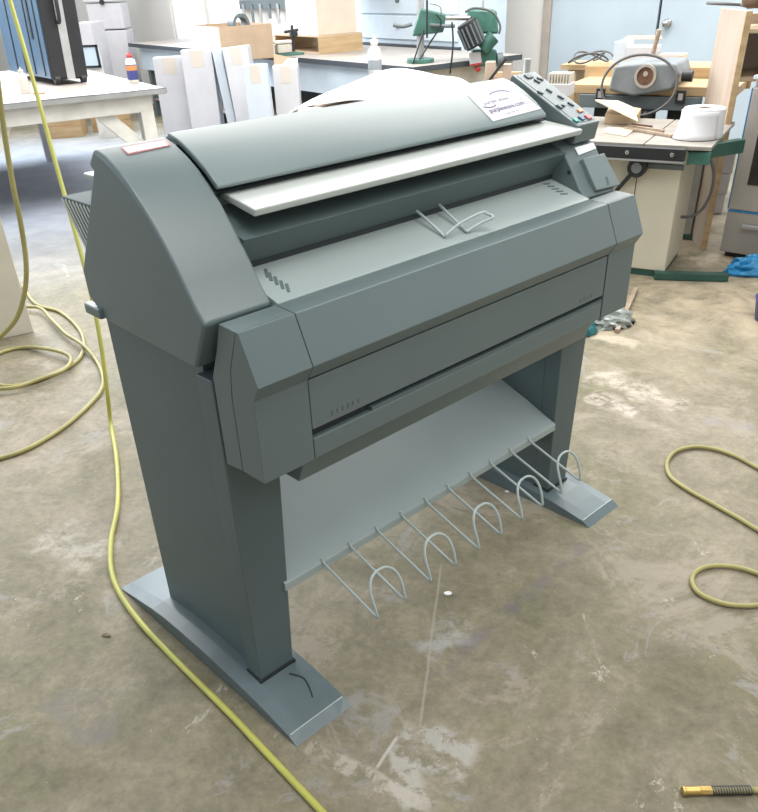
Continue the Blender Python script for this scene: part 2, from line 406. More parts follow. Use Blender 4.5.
# housing between the hoods
prism('housing', [(.30, .84), (.30, 1.07), (.30, 1.09), (.36, 1.145), (.425, 1.14), (.56, .94), (.56, .88), (.51, .85)], XI + .0005, RI - .0005, M['inner_grey'], P)
# top cover
cov = [(.2700, 1.1140), (.300, 1.1375), (.339, 1.1600), (.375, 1.1765), (.407, 1.1850), (.430, 1.170), (.425, 1.160), (.400, 1.172), (.372, 1.164), (.340, 1.148), (.303, 1.126), (.276, 1.104), (.268, 1.106)]
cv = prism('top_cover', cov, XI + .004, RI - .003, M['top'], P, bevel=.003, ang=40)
prism('cover_gap', [(.275, 1.098), (.31, 1.12), (.40, 1.165), (.41, 1.13), (.31, 1.085)], XI + .001, RI - .001, M['deep'], P)
# sticker on the top cover, near the control panel
C4 = [(467.5, 95), (509.5, 84), (541, 108.5), (493, 121)]
st, G = conform(cov[:5], C4, .0012, M['paper'], P, 'sticker'); st['label'] = 'white website sticker on the top cover'
def stick(u, v):
    def g(i, j): return G[i][j]
    fu, fv = min(max(u, 0), .999) * 8, min(max(v, 0), .999) * 8; i, j = int(fu), int(fv); a, b = fu - i, fv - j
    return (g(i, j) * (1 - a) + g(i + 1, j) * a) * (1 - b) + (g(i, j + 1) * (1 - a) + g(i + 1, j + 1) * a) * b
def sticktext(name, s, u, v, h, bold=0.):
    cx = (stick(u + .1, v) - stick(u - .1, v)).normalized(); cy = (stick(u, v - .05) - stick(u, v + .05)); cy = (cy - cx * cy.dot(cx)).normalized()
    cz = cx.cross(cy); o = stick(u, v) + cz * .0012
    M4 = Matrix(((cx.x, cy.x, cz.x, o.x), (cx.y, cy.y, cz.y, o.y), (cx.z, cy.z, cz.z, o.z), (0, 0, 0, 1)))
    return textmesh(name, s, h, M4, M['ink'], st, bold)
sticktext('lettering', 'purple wave', .40, .40, .020)
sticktext('lettering', 'purplewave.com', .47, .68, .0205, .0003)
sticktext('lettering', 'simple. fast. fair.', .47, .88, .009)
def strip(name, uv, w, m, parent):
    pts = [stick(*p) + Vector((0, -.0004, .0012)) for p in uv]; bm = BM()
    for a, b in zip(pts, pts[1:]):
        add_bar(bm, a, b, w, .0004, up=Vector((0, -.4, .9)))
    return frombm(name, bm, m, parent)
strip('logo_swoosh', [(.58 + .24 * math.cos(t), .29 - .17 * math.sin(t)) for t in [PI * .05 + k * PI * .07 for k in range(11)]], .004, M['ink'], st)
strip('logo_swoosh', [(.22 + .15 * math.cos(t), .47 + .10 * math.sin(t)) for t in [PI * .25 + k * PI * .08 for k in range(10)]], .004, M['ink'], st)
strip('stamp_outline', [(.86, .52), (.95, .52), (.95, .74), (.86, .74), (.86, .52)], .0012, M['ink'], st)
# long paper strip pasted along the back of the cover, beside the sticker
# upper white shelf
bm = BM()
a = [(.196, .307, 1.0965), (1.160, .307, 1.0965), (1.186, .1935, 1.0790), (.192, .1935, 1.0790)]
a = [Vector(p) for p in a]; dn = Vector((0, .004, -.0135))
add_hull(bm, a, [p + dn for p in a])
frombm('upper_paper_shelf', bm, M['traywhite'], P, bevel=.003)
# crossbar under the shelf
prism('crossbar', [(.2016, 1.031), (.245, 1.040), (.31, 1.075), (.31, .975), (.241, .975), (.236, .984)], XI + .0005, RI - .0005, M['inner_grey'], P, bevel=.0015)
# lower white paper tray
TF, TBk = Vector((0, .1235, .9345)), Vector((0, .262, .9735))
prism('lower_paper_tray', [(.1235, .9345), (.262, .9735), (.262, .963), (.1235, .924)], XI + .001, RI - .001, M['tray'], P, bevel=.001)
prism('feed_slot', [(.2385, .9680), (.2385, .9765), (.31, .985), (.31, .90), (.262, .90)], XI + .001, RI - .001, M['deep'], P)
tn = Vector((0, -(TBk.z - TF.z), TBk.y - TF.y)).normalized()
def trp(px, py, h=0.): return mpt(px, py, tn, TF + tn * h)
def stripe(cx, cy, dx, dy, w, name='size_mark'):
    q = [trp(cx - dx - w, cy - dy, .0006), trp(cx - dx + w, cy - dy, .0006), trp(cx + dx + w, cy + dy, .0006), trp(cx + dx - w, cy + dy, .0006)]
    bm = BM(); add_hull(bm, [p - tn * .001 for p in q], [p + tn * .0003 for p in q]); return frombm(name, bm, M['mark'], P)
for px, py in ((266.6, 273.0), (270.4, 276.6), (276.0, 280.6), (281.8, 284.6), (287.6, 287.8)): stripe(px, py, 1.2, 4.2, 1.7)
def stripe2(ax, ay, bx, by, w):
    d = Vector((bx - ax, by - ay)).normalized(); n = Vector((-d.y, d.x)) * w
    q = [trp(ax - n.x, ay - n.y, .0006), trp(ax + n.x, ay + n.y, .0006), trp(bx + n.x, by + n.y, .0006), trp(bx - n.x, by - n.y, .0006)]
    bm = BM(); add_hull(bm, [p - tn * .001 for p in q], [p + tn * .0003 for p in q]); return frombm('size_mark', bm, M['mark'], P)
for k in range(5): stripe2(543 + k * 4.3, 184.0 + k * 2.5, 550.5 + k * 4.3, 183.6 + k * 2.5, .62)
# front panel profile between the end caps
SEAM = .0016; L1, L2 = .1627 + SEAM, 1.1366 - SEAM
prism('front_flap', [(.1227, .933), (.0705, .9308), (.032, .8422), (.0500, .8135), (.28, .8135), (.28, .90)], L1, L2, M['case'], P, bevel=.0022, ang=20)
dr = prism('front_drawer', [(.0508, .8105), (.0508, .7100), (.075, .7100), (.24, .7100), (.24, .8105)], L1, L2 - .004, M['case'], P, bevel=.0012)
prism('output_slot', [(.064, .7105), (.064, .688), (.24, .688), (.24, .7105)], L1, L2, M['deep'], P)
prism('slot_filler', [(.053, .6985), (.053, .690), (.068, .690), (.068, .6985)], .318, L2, M['steelgrey'], P)
prism('lower_front_strip', [(.0508, .6905), (.0508, .6475), (.24, .6475), (.24, .6905)], L1, L2 - .004, M['case'], P, bevel=.0018)
prism('underbody', [(.072, .648), (.10, .578), (.42, .578), (.50, .62), (.50, .85), (.24, .85), (.24, .648)], .156, 1.150, M['case'], P, bevel=.002)
for (x0, x1, z) in ((.208, .288, .728),):
    for k in range(6):
        x = .212 + k * .0135
        box('index_mark', (x, .0500, .722), (x + .003, .0510, .732), M['mark2'], dr)
for k in range(4):
    x = 1.026 + k * .016
    box('index_mark', (x, .0500, .721), (x + .007, .0510, .727), M['mark2'], dr)
# end caps
capF = [(.0765, .9305), (.0705, .9308), (.032, .8422), (.0508, .812), (.0508, .6463), (.1172, .6463), (.1172, .795), (.1085, .853)]
capB = [(.1245, .933), (.0767, .9306), (.1098, .854), (.1190, .796), (.1190, .6463), (.171, .640), (.171, .823), (.144, .880)]
for x0, x1 in ((.043, .1627), (1.1366, 1.2572)):
    ec = prism('end_cap', capF, x0, x1, M['case'], P, bevel=.0012, ang=18)
    prism('end_cap_rear', capB, x0 + (0.0 if x0 < .5 else .0), x1, M['case'], ec, bevel=.0010, ang=40)
# legs and feet
FT = [(0, 0), (.0249, .0144), (.075, .0235), (.13, .0320), (.19, .0385), (.25, .0420), (.33, .0460), (.40, .0470), (.47, .0465), (.54, .0430), (.60, .0360), (.67, .0230), (.73, .0115), (.787, .0)]
def foot(x0, x1):
    bm = BM(); xs = [x0, x0 + .035, x1 - .035, x1]
    T = [[bm.verts.new((x, y, z + (.006 * min(1, z / .034) if 0 < i < 3 else 0))) for (y, z) in FT] for i, x in enumerate(xs)]
    B = [[bm.verts.new((x, y, 0)) for (y, z) in FT[1:-1]] for x in xs]
    n = len(FT)
    for i in range(3):
        for j in range(n - 1): bm.faces.new((T[i][j], T[i + 1][j], T[i + 1][j + 1], T[i][j + 1]))
        Bi = [T[i][0]] + B[i] + [T[i][-1]]; Bk = [T[i + 1][0]] + B[i + 1] + [T[i + 1][-1]]
        for j in range(n - 1): bm.faces.new((Bi[j], Bi[j + 1], Bk[j + 1], Bk[j]))
    for i in (0, 3):
        Bi = [T[i][0]] + B[i] + [T[i][-1]]
        for j in range(n - 1):
            f = [T[i][j], T[i][j + 1], Bi[j + 1], Bi[j]]; f = [v for k, v in enumerate(f) if v not in f[:k]]
            if len(f) > 2: bm.faces.new(f)
    return frombm('foot', bm, M['footgrey'], P, smooth=False)
for x0, x1 in ((0, .163), (1.1370, 1.3)):
    f_ = foot(x0, x1)
    box('pale_edge', (x0 + .004, .0240, .0142), (x1 - .004, .0258, .0172), M['pale_lip'], f_)['label'] = 'pale front edge'
    if x0 == 0:
        tube('scuff', catmull([(.105, .150, .0428), (.122, .118, .0368), (.112, .082, .0300), (.104, .066, .0270)], 5), .0016, M['deep'], f_, n=6)
for x0, x1, out in ((.0413, .1372, 1), (1.1633, 1.2582, 0)):
    ox0, ox1 = x0, x1
    i0, i1 = (ox0 + .017, ox1) if out else (ox0, ox1 - .017)
    lg = prism('leg', [(.2270, .030), (.606, .030), (.594, .826), (.2270, .826)], i0, i1, M['steelgrey'], P, bevel=.002)
    bm = BM(); fl_ = .030
    add_hull(bm, [Vector(p) for p in ((ox0, .1760, .037), (ox1, .1760, .037), (ox1, .2275, .037), (ox0, .2275, .037))],
             [Vector(p) for p in ((ox0, .1760, .812), (ox1 + fl_ * 1.4, .1760, .812), (ox1 + fl_ * 1.4, .2275, .812), (ox0, .2275, .812))])
    frombm('leg_front_cover', bm, M['steelgrey'], lg, bevel=.003)
    bm = BM(); add_box(bm, (ox0 - .004, .1710, .030), (ox1 + .004, .2280, .0500)); frombm('leg_socket', bm, M['deep'], lg)
# sloping catch shelf
prism('catch_shelf', [(.170, .2630), (.170, .2830), (.174, .2860), (.276, .327), (.40, .372), (.545, .425), (.545, .413), (.19, .272)], .1385, 1.1620, M['catch'], P, bevel=.0012)
box('shelf_bracket', (.142, .25, .22), (1.158, .262, .31), M['steelgrey'], P)
# five wire hooks
def hook_pts(xa, xb):
    xm = (xa + xb) / 2; w = (xb - xa) / 2
    pts = [Vector((xa, .174, .2935)), Vector((xa, .168, .2835)), Vector((xa, .155, .2770))]
    A = Vector((xa, .155, .2770)); B = Vector((xa, -.002, .2245))
    for k in range(1, 8): pts.append(A.lerp(B, k / 8))
    pts += [B, Vector((xa - .001, -.008, .2235)), Vector((xa - .001, -.010, .229))]
    N = 18
    for k in range(N + 1):                                           # the arch, standing up
        t = PI - PI * k / N
        z = .230 + .086 * (math.sin(t) ** .62)
        x = xm + (w + .001 + .005 * math.sin(2 * min(t, PI - t))) * math.copysign(abs(math.cos(t)) ** .80, math.cos(t))
        pts.append(Vector((x, -.010 + .036 * math.sin(t) ** .9, z)))
    pts += [Vector((xb + .001, -.010, .229)), Vector((xb + .001, -.008, .2235)), Vector((xb, -.002, .2245))]
    A2 = Vector((xb, -.002, .2245)); B2 = Vector((xb, .155, .2770))
    for k in range(1, 8): pts.append(A2.lerp(B2, k / 8))
    pts += [B2, Vector((xb, .168, .2835)), Vector((xb, .174, .2935))]
    return pts
for k in range(5):
    xa = .2505 + k * .1742
    o = tube('wire_hook', hook_pts(xa, xa + .0855), .0033, M['wire'], P, n=8)
# the single wire stop lying over the lower tray
w0, w1 = trp(444.6, 236.2, .004), trp(466.9, 231.7, .004)
t0, t1 = Vector((.640, .243, .988)), Vector((.712, .243, .988))
ap = mpt(487.5, 213.9, (1, 0, 0), (.755, 0, 0))
pts = catmull([t0 + Vector((0, .01, .008)), t0, t0.lerp(w0, .3) + Vector((0, 0, .001)), w0.lerp(t0, .12), w0, w0 + (ap - w0) * .10 + Vector((-.004, -.002, .004)), w0.lerp(ap, .5) + Vector((-.010, .006, .006)), ap + Vector((-.014, .006, .004)), ap,
               ap + Vector((.004, -.012, -.006)), w1.lerp(ap, .45) + Vector((.010, -.004, 0)), w1 + (ap - w1) * .08, w1, w1.lerp(t1, .12), w1.lerp(t1, .7), t1, t1 + Vector((0, .01, .008))], 6)
tube('wire_stop', pts, .0032, M['wire'], P, n=8)
# control panel
CP = [(.2045, 1.0855), (.4140, 1.1865), (.421, 1.179), (.418, 1.155), (.330, 1.110), (.255, 1.062), (.2245, 1.043), (.2130, 1.0440)]
PX0, PX1 = 1.1780, 1.2735
cp = prism('control_panel', CP, PX0, PX1, M['case'], P, bevel=.003, ang=25)
pn = Vector((0, -(1.1865 - 1.0855), .4140 - .2045)).normalized(); q0 = Vector((0, .2045, 1.0855))
def pp(px, py, h=0.): return mpt(px, py, pn, q0 + pn * h)
q = [pp(516.5, 75.5), pp(532.5, 72.2), pp(594, 119.5), pp(577.5, 123.2)]
plate('keypad_face', q, .0008, M['panel'], cp)
def key(px, py, s, m, name='key', sy=None):
    c = pp(px, py, .001); u = Vector((1, 0, 0)); v = Vector((0, .2095, .101)).normalized(); sy = sy or s
    qq = [c - u * s - v * sy, c + u * s - v * sy, c + u * s + v * sy, c - u * s + v * sy]
    bm = BM(); add_hull(bm, [p for p in qq], [p + pn * .0030 for p in qq]); return frombm(name, bm, m, cp, bevel=.0008)
def z4(x, y): return (500 + x / 6.317, 60 + y / 6.317)
for x, y in ((225, 130), (243, 140), (262, 125), (243, 118), (246, 204), (262, 211), (302, 190), (318, 200), (375, 232), (392, 242), (365, 292), (383, 303), (400, 290), (438, 275), (455, 285)):
    key(*z4(x, y), .0042, M['key'])
key(*z4(505, 322), .0085, M['key_orange'], sy=.006); key(*z4(556, 362), .0085, M['key_red'], sy=.008)
key(*z4(478, 382), .0075, M['key_teal'], sy=.007); key(*z4(515, 371), .0060, M['key_blue'], sy=.007); key(*z4(500, 366), .0035, M['key'])
dsp = key(*z4(180, 105), .012, M['sawrail'], 'display', .008)
# label window and reader block on the right hood's curved front
h1, h2 = Vector((0, .238, 1.066)), Vector((0, .146, .9335))
hn = Vector((0, -(h1.z - h2.z), h1.y - h2.y)).normalized()
def hp(px, py, h=0.): return mpt(px, py, hn, h2 + hn * h)
conform(HPR[3:9], ((574.6, 147.6), (593.2, 142.4), (596.2, 148.2), (578.6, 155.0)), .0022, M['lcd'], hr, 'label_window')
blk = [hp(583, 158.3, .016), hp(604.6, 152.8, .016), hp(620.4, 184.6, .016), hp(597.2, 190.4, .016)]
bm = BM(); add_hull(bm, [p - hn * .016 for p in blk], blk); rd = frombm('reader_block', bm, M['top'], hr, bevel=.0025)
sl = [hp(605.5, 177, .0165), hp(607.5, 176.5, .0165), hp(609.5, 184.5, .0165), hp(607.8, 185, .0165)]
bm = BM(); add_hull(bm, [p - hn * .004 for p in sl], [p + hn * .0006 for p in sl]); frombm('reader_slot', bm, M['mark2'], rd)
# screw on the inner wall of the right hood
cyl('hood_screw', (RI + .001, .190, .988), (RI - .002, .190, .988), .005, M['deep'], hr, n=16)
# rear basket with slanted grille and a pale rear table edge
bk = prism('rear_basket', [(.50, 1.040), (.765, 1.040), (.700, .944), (.62, .86), (.50, .80)], .098, 1.20, M['grille'], P, bevel=.003)
bm = BM()
for k in range(12):
    y = .762 - k * .0165
    ln = 1.0
    add_bar(bm, (.0965, y, 1.036), (.0965, y - .066 * ln, 1.036 - .096 * ln), .0012, .0062)
frombm('grille_bars', bm, M['traywhite'], bk)
box('rear_table', (.10, .48, 1.086), (1.18, .640, 1.101), M['tray'], P, bevel=.003)
box('rear_plate', (.11, .50, 1.046), (1.17, .60, 1.060), M['steelgrey'], P)

# ================================================================== setting
fo = box('floor', (-14, -3, -.1), (10, 18, 0), M['concrete']); fo['kind'] = 'structure'
# back wall with the blue door; it runs back to the left
DW = math.radians(-34.); K = fl(668, 23, .95); du = Vector((math.cos(DW), math.sin(DW), 0)); dv = Vector((-math.sin(DW), math.cos(DW), 0))
def onwall(px, py, off=0.):
    o = Vector((0, 0, CAMZ)); r = ray(px, py); t = ((K + dv * (.05 + off)) - o).dot(dv) / r.dot(dv); return o + r * t
W0 = K + dv * .05
def wp(s, z, off=0.): p = W0 + du * s + dv * off; return Vector((p.x, p.y, z))
jl = (onwall(545, 40) - W0).dot(du); jr = jl + 3.0
def wallbox(name, s0, s1, z0, z1, o0, o1, m, parent=None, bevel=0.):
    bm = BM(); add_hull(bm, [wp(s0, z0, o0), wp(s1, z0, o0), wp(s1, z0, o1), wp(s0, z0, o1)], [wp(s0, z1, o0), wp(s1, z1, o0), wp(s1, z1, o1), wp(s0, z1, o1)])
    return frombm(name, bm, m, parent, bevel=bevel)
DR0, DR1 = jl + .05, jl + 2.6
def wsp(px): return (onwall(px, 20) - W0).dot(du)
WS0, WS1 = wsp(172), wsp(243)
w = wallbox('wall_back', -13.5, WS0, 0, 3.6, 0, .2, M['wallwarm']); w['kind'] = 'structure'
w = wallbox('wall_back', WS1, jl - .03, 0, 3.6, 0, .2, M['wallwarm']); w['kind'] = 'structure'
w = wallbox('wall_back', DR1 + .08, 6.5, 0, 3.6, 0, .2, M['wallwarm']); w['kind'] = 'structure'
w = wallbox('wall_back', jl - .03, DR1 + .08, 2.25, 3.6, 0, .2, M['wallwarm']); w['kind'] = 'structure'
w = wallbox('wall_back', WS0, WS1, 0, .75, 0, .2, M['walllight']); w['kind'] = 'structure'
w = wallbox('wall_back', WS0, WS1, 3.0, 3.6, 0, .2, M['walllight']); w['kind'] = 'structure'
GP = wsp_gap = (onwall(659.5, 12) - W0).dot(du)
d2 = wallbox('door_2', DR0, GP - .012, 0.01, 2.2, -.0, .05, M['door'], bevel=.003); d2['kind'] = 'structure'
d = wallbox('door_1', GP + .012, DR1, 0.01, 2.2, -.0, .05, M['door'], bevel=.003); d['kind'] = 'structure'
t = wallbox('gap_backing', GP - .03, GP + .03, 0, 2.2, .051, .08, M['black']); t['kind'] = 'structure'  # black strip added behind the door gap, standing in for its shade
t = wallbox('trim_1', jl - .03, DR0, 0, 2.25, -.03, .12, M['jamb'], bevel=.004); t['kind'] = 'structure'
t = wallbox('trim_2', DR1, DR1 + .08, 0, 2.25, -.03, .12, M['jamb'], bevel=.004); t['kind'] = 'structure'
bm = BM(); kb = onwall(668, 23)
add_cyl(bm, kb, kb - dv * .012, .036, .034); add_cyl(bm, kb - dv * .012, kb - dv * .045, .014, .014)
add_tube(bm, [kb - dv * (.04 + .052 * i / 8) for i in range(9)], lambda t: .030 * math.sqrt(max(.02, 1 - (2 * t - 1) ** 2)) + .004, 20)
frombm('door_knob', bm, M['chrome'], d, smooth=True)['label'] = 'round chrome knob'
# window: daylight through diffusing panes
mw = mat('daylight_pane', (.85, .9, 1.), .3, emit=(.80, .92, 1.), estr=.62)
wn = wallbox('window_1', WS0, WS1, .75, 3.0, .08, .10, mw); wn['kind'] = 'structure'
for s in [WS0 + (WS1 - WS0) * k / 2 for k in range(3)]:
    wallbox('mullion', s - .03, s + .03, .75, 3.0, .02, .08, M['whitepaint'], wn)
# left wall
LW = wp(-13.5, 0)
w = box('wall_left', (-9.3, -3, 0), (-9.1, 15.9, 3.6), M['walllight']); w['kind'] = 'structure'
w = box('wall_right', (5.4, -3, 0), (5.6, wp(6.5, 0).y + 3, 3.6), M['wallwarm']); w['kind'] = 'structure'
w = box('wall_front', (-9.3, -3.2, 0), (5.6, -3.0, 3.6), M['wallwarm']); w['kind'] = 'structure'

# ================================================================== background, left
# white work table
A = fl(165, 88, .75); u = Vector((-.84, -.54, 0)).normalized(); v = Vector((-.54, .84, 0)).normalized()
ang = math.atan2(-u.y, -u.x)
T = thing('work_table', 'long white-painted wooden work table with dark edging, carrying the black case', 'table', (A.x, A.y, 0), ang)
box('tabletop', (-3.4, 0, .712), (0, 2.75, .750), M['tabletop'], T, bevel=.003)
bm = BM(); add_box(bm, (-3.405, -.008, .716), (.008, 0, .748)); add_box(bm, (0, -.008, .716), (.008, 2.755, .748)); frombm('edging', bm, M['alu'], T)
bm = BM(); add_box(bm, (-3.40, -.004, .7485), (.006, .012, .7525)); frombm('edging', bm, M['darkedge'], T)
box('apron', (-3.3, .05, .60), (-.10, .09, .711), M['whitepaint'], T, bevel=.003)
box('apron', (-.14, .09, .60), (-.10, 2.65, .711), M['whitepaint'], T, bevel=.003)
for x in (-.20, -1.55, -2.9):
    box('leg', (x, .05, 0), (x + .10, .14, .62), M['whitepaint'], T, bevel=.003)
bar('brace', (-.17, .10, .30), (-.52, .10, .65), .035, .10, M['whitepaint'], T)
bar('brace', (-1.50, .10, .20), (-1.15, .10, .65), .035, .10, M['whitepaint'], T)
bL = MINV  # (unused)
def loc(o, p): return Matrix.Rotation(-o.rotation_euler.z, 3, 'Z') @ (Vector(p) - Vector(o.location))
lg = loc(T, fl(50, 161, 0)); box('steel_leg', (lg.x - .03, lg.y - .03, 0), (lg.x + .03, lg.y + .03, .711), M['alu'], T, bevel=.004)
lg = loc(T, at(203 / 3.79, 485 / 3.79, 9.0))
# black and blue case
c0 = fl(54, 86, .752); c1 = fl(88, 82.5, .752); r_, l_ = frame2(c0, c1)
Cs = thing('travel_case', 'large black hard-shell case with blue ribbed side and aluminium band, standing on the white table', 'case', (c0.x, c0.y, .765), r_)
cw = l_ * 1.06; cd = 1.15; Cs.rotation_euler.y = math.radians(2.5)
box('shell', (0, 0, .028), (cw, cd, .86), [M['blackcase']], Cs, bevel=.02)
box('side_panel', (-.006, .02, .035), (.001, cd - .02, .84), M['bluecase'], Cs, bevel=.003)
for k in range(4):
    y = .12 + k * .24
    box('rib_groove', (-.012, y, .05), (-.005, y + .022, .82), M['blackcase'], Cs, bevel=.002)
box('handle_recess', (-.014, .25, .30), (-.005, .29, .62), M['blackcase'], Cs, bevel=.004)
box('metal_band', (cw * .40, -.008, .03), (cw * .62, .001, .85), M['alu'], Cs, bevel=.002)
hb = BM(); add_tube(hb, catmull([(cw * .42, -.004, .42), (cw * .42, -.05, .44), (cw * .42, -.05, .60), (cw * .42, -.004, .62)], 6), .015, 8); frombm('handle', hb, M['black'], Cs, smooth=True)
for x in (cw * .14, cw * .86):
    cyl('wheel', (x - .022, .02, .030), (x + .022, .02, .030), .0305, M['black'], Cs)
# glue bottle
def bottle(name, base, h, r, label, cat, body, lab, cap, band=None):
    t = thing(name, label, cat, base)
    bm = BM(); add_lathe(bm, [(r * .94, 0), (r, .004), (r, h * .66), (r * .9, h * .74), (r * .45, h * .80), (r * .42, h * .84)]); frombm('body', bm, body, t, smooth=True)
    bm = BM(); add_lathe(bm, [(r * 1.015, h * .10), (r * 1.02, h * .11), (r * 1.02, h * .58), (r * 1.015, h * .59)]); frombm('label_wrap', bm, lab, t, smooth=True)
    if band: bm = BM(); add_lathe(bm, [(r * 1.03, h * .40), (r * 1.035, h * .41), (r * 1.035, h * .55), (r * 1.03, h * .56)]); frombm('label_band', bm, band, t, smooth=True)
    bm = BM(); add_lathe(bm, [(r * .55, h * .82), (r * .55, h * .90), (r * .16, h * .93), (r * .10, h)]); frombm('cap', bm, cap, t, smooth=True)
    return t
bottle('glue_bottle', fl(134, 82.5, .7505), .215, .041, 'small bottle with red cap and blue-orange label near the corner of the white table', 'bottle', M['whitepaint'], M['navy'], M['red'], M['orange'])
bottle('spray_can', fl(26, 93, .7505), .17, .036, 'short white can with tan label behind the hose on the white table', 'can', M['whitepaint'], M['tape'], M['whitepaint'])
box_ = fl(38, 94, .7505); tag(box('wood_scrap', (box_.x - .03, box_.y - .015, .7505), (box_.x + .05, box_.y + .02, .762), M['ply'], bevel=.001), 'tiny flat wood scrap on the white table beside the white can', 'scrap')
# box helper in plan: A->B front edge
def obox(name, A, B, depth, z0, z1, m, label=None, cat=None, group=None, bevel=.004):
    r, l = frame2(A, B)
    bm = BM(); add_box(bm, (0, 0, 0), (l, depth, z1 - z0)); o = frombm(name, bm, m, None, bevel=bevel)
    o.location = (A[0], A[1], z0); o.rotation_euler = (0, 0, r)
    if label: tag(o, label, cat, group)
    return o
def othing(name, A, B, z0, label, cat, group=None):
    r, l = frame2(A, B); return thing(name, label, cat, (A[0], A[1], z0), r, group), l
# wooden crates on the floor under the table
A_, B_ = fl(50, 139, 0), fl(83, 137, 0); B2 = fl(123, 131, 0)
def crate(A, B, depth, h, label):
    t, l = othing('wooden_crate', A, B, .0, label, 'crate')
    for (lo, hi) in (((0, 0, 0), (l, .02, h * .48)), ((0, 0, h * .52), (l, .02, h)), ((0, depth - .02, 0), (l, depth, h)), ((0, .02, 0), (.02, depth - .02, h)), ((l - .02, .02, 0), (l, depth - .02, h))):
        box('board', lo, hi, M['pine'], t, bevel=.002)
    box('bottom_board', (.02, .02, 0), (l - .02, depth - .02, .015), M['pine'], t)
crate(A_, B_, .4, .24, 'pale wooden crate on the floor under the white table, left one')
crate(B_ + Vector((.34, .12, 0)), B2 + Vector((.12, 0, 0)), .4, .25, 'pale wooden crate on the floor under the white table, right one')
# white stacked chests at the back left
A_, B_ = at(96, 62, 11.35), at(131, 60, 11.35)
g, l = othing('white_chest', A_, B_, 0, 'tall white chest with a finger hole in its upper drawer at the far back left', 'chest')
zt = A_.z
box('lower_body', (0, 0, 0), (l, .35, zt + .33), M['whitestack'], g, bevel=.01)
box('upper_body', (.01, .01, zt + .345), (l - .01, .35, zt + .62), M['whitestack'], g, bevel=.01)
box('lid', (-.01, -.01, zt + .63), (l + .01, .36, zt + 1.1), M['whitestack'], g, bevel=.01)
cyl('finger_hole', (l * .5, .012, zt + .63), (l * .5, -.014, zt + .63), .03, M['black'], g)
# small framed board and pale box right behind the case
A_, B_ = at(84, 66, 9.5), at(101, 64, 9.5)
g, l = othing('framed_board', A_, B_, .0, 'small dark-framed pale board standing behind the black case', 'board')
z = A_.z; box('face', (0, 0, z), (l, .02, z + .17), M['lightblue'], g); bm = BM()
add_box(bm, (l - .025, -.01, z - .02), (l, .0, z + .19)); add_box(bm, (0, -.01, z - .02), (l, 0, z)); add_box(bm, (0, -.01, z + .17), (l, 0, z + .19)); frombm('frame', bm, M['black'], g)
box('post', (0, .02, 0), (l, .06, z + .15), M['whitepaint'], g)
A_, B_ = at(78, 62, 10.4), at(98, 60, 10.4)
obox('pale_cabinet', A_, B_, .5, 0, A_.z + .38, M['whitestack'], 'low pale cabinet standing between the black case and the white chest', 'cabinet')
# tall white cartons
def carton(pl_, pr_, Y, depth, tilt, label, m, lean=0., tapeon=True, z1=None, dy=0.):
    A, B = at(*pl_, Y), at(*pr_, Y + dy); zt = max(A.z, B.z) if z1 is None else z1
    t, l = othing('tall_carton', A, B, 0, label, 'carton')
    box('body', (0, 0, 0), (l, depth, zt - .006), m, t, bevel=.004)
    box('flap', (.004, .004, zt - .006), (l - .004, depth * .52, zt), m, t, bevel=.001)
    if tapeon: box('tape_strip', (l * .30, -.0015, zt - .13), (l * .72, .001, zt - .005), M['tape'], t)
    t.rotation_euler.y = lean
    return t
carton((152, 58), (184, 57), 7.9, .22, 0, 'tall white carton at the left of the carton row, behind the table corner', M['carton'])
carton((180, 50.5), (211, 50), 7.75, .2, 0, 'tall white carton second in the row, its right edge in shadow', M['carton'])
carton((222.5, 52), (231, 49), 7.72, .25, 0, 'thin blue-white carton leaning in the middle of the carton row', M['carton2'], lean=-.10, tapeon=False)
carton((231, 50), (256, 47), 7.62, .2, 0, 'tall white carton leaning left in the middle of the row', M['carton'], lean=-.08)
carton((245, 65.5), (269, 66), 7.2, .14, 0, 'bright blue-white carton in front of the leaning one', M['carton2'], lean=-.03)
t = carton((272, 66), (297, 66), 7.35, .16, 0, 'open white carton with a raised torn flap, rightmost of the row', M['carton'])
A_ = Vector(t.location); bm = BM()
H_ = at(272, 66, 7.35).z
l5 = (at(297, 66, 7.35) - at(272, 66, 7.35)).length
add_hull(bm, [Vector((0, .155, H_ - .01)), Vector((l5 * .95, .155, H_ - .01)), Vector((l5 * .8, .165, H_ + .04)), Vector((0, .165, H_ + .075))], [Vector((0, .158, H_ - .01)), Vector((l5 * .95, .158, H_ - .01)), Vector((l5 * .8, .168, H_ + .04)), Vector((0, .168, H_ + .075))])
frombm('raised_flap', bm, M['kraft'], t)
bm = BM(); add_hull(bm, [Vector((l5 * .2, -.002, H_ - .03)), Vector((l5, -.002, H_ - .03)), Vector((l5 + .01, .03, H_ + .05)), Vector((l5 * .6, .03, H_ + .045))], [Vector((l5 * .2, .002, H_ - .03)), Vector((l5, .002, H_ - .03)), Vector((l5 + .01, .034, H_ + .05)), Vector((l5 * .6, .034, H_ + .045))])
frombm('torn_flap', bm, M['carton'], t)

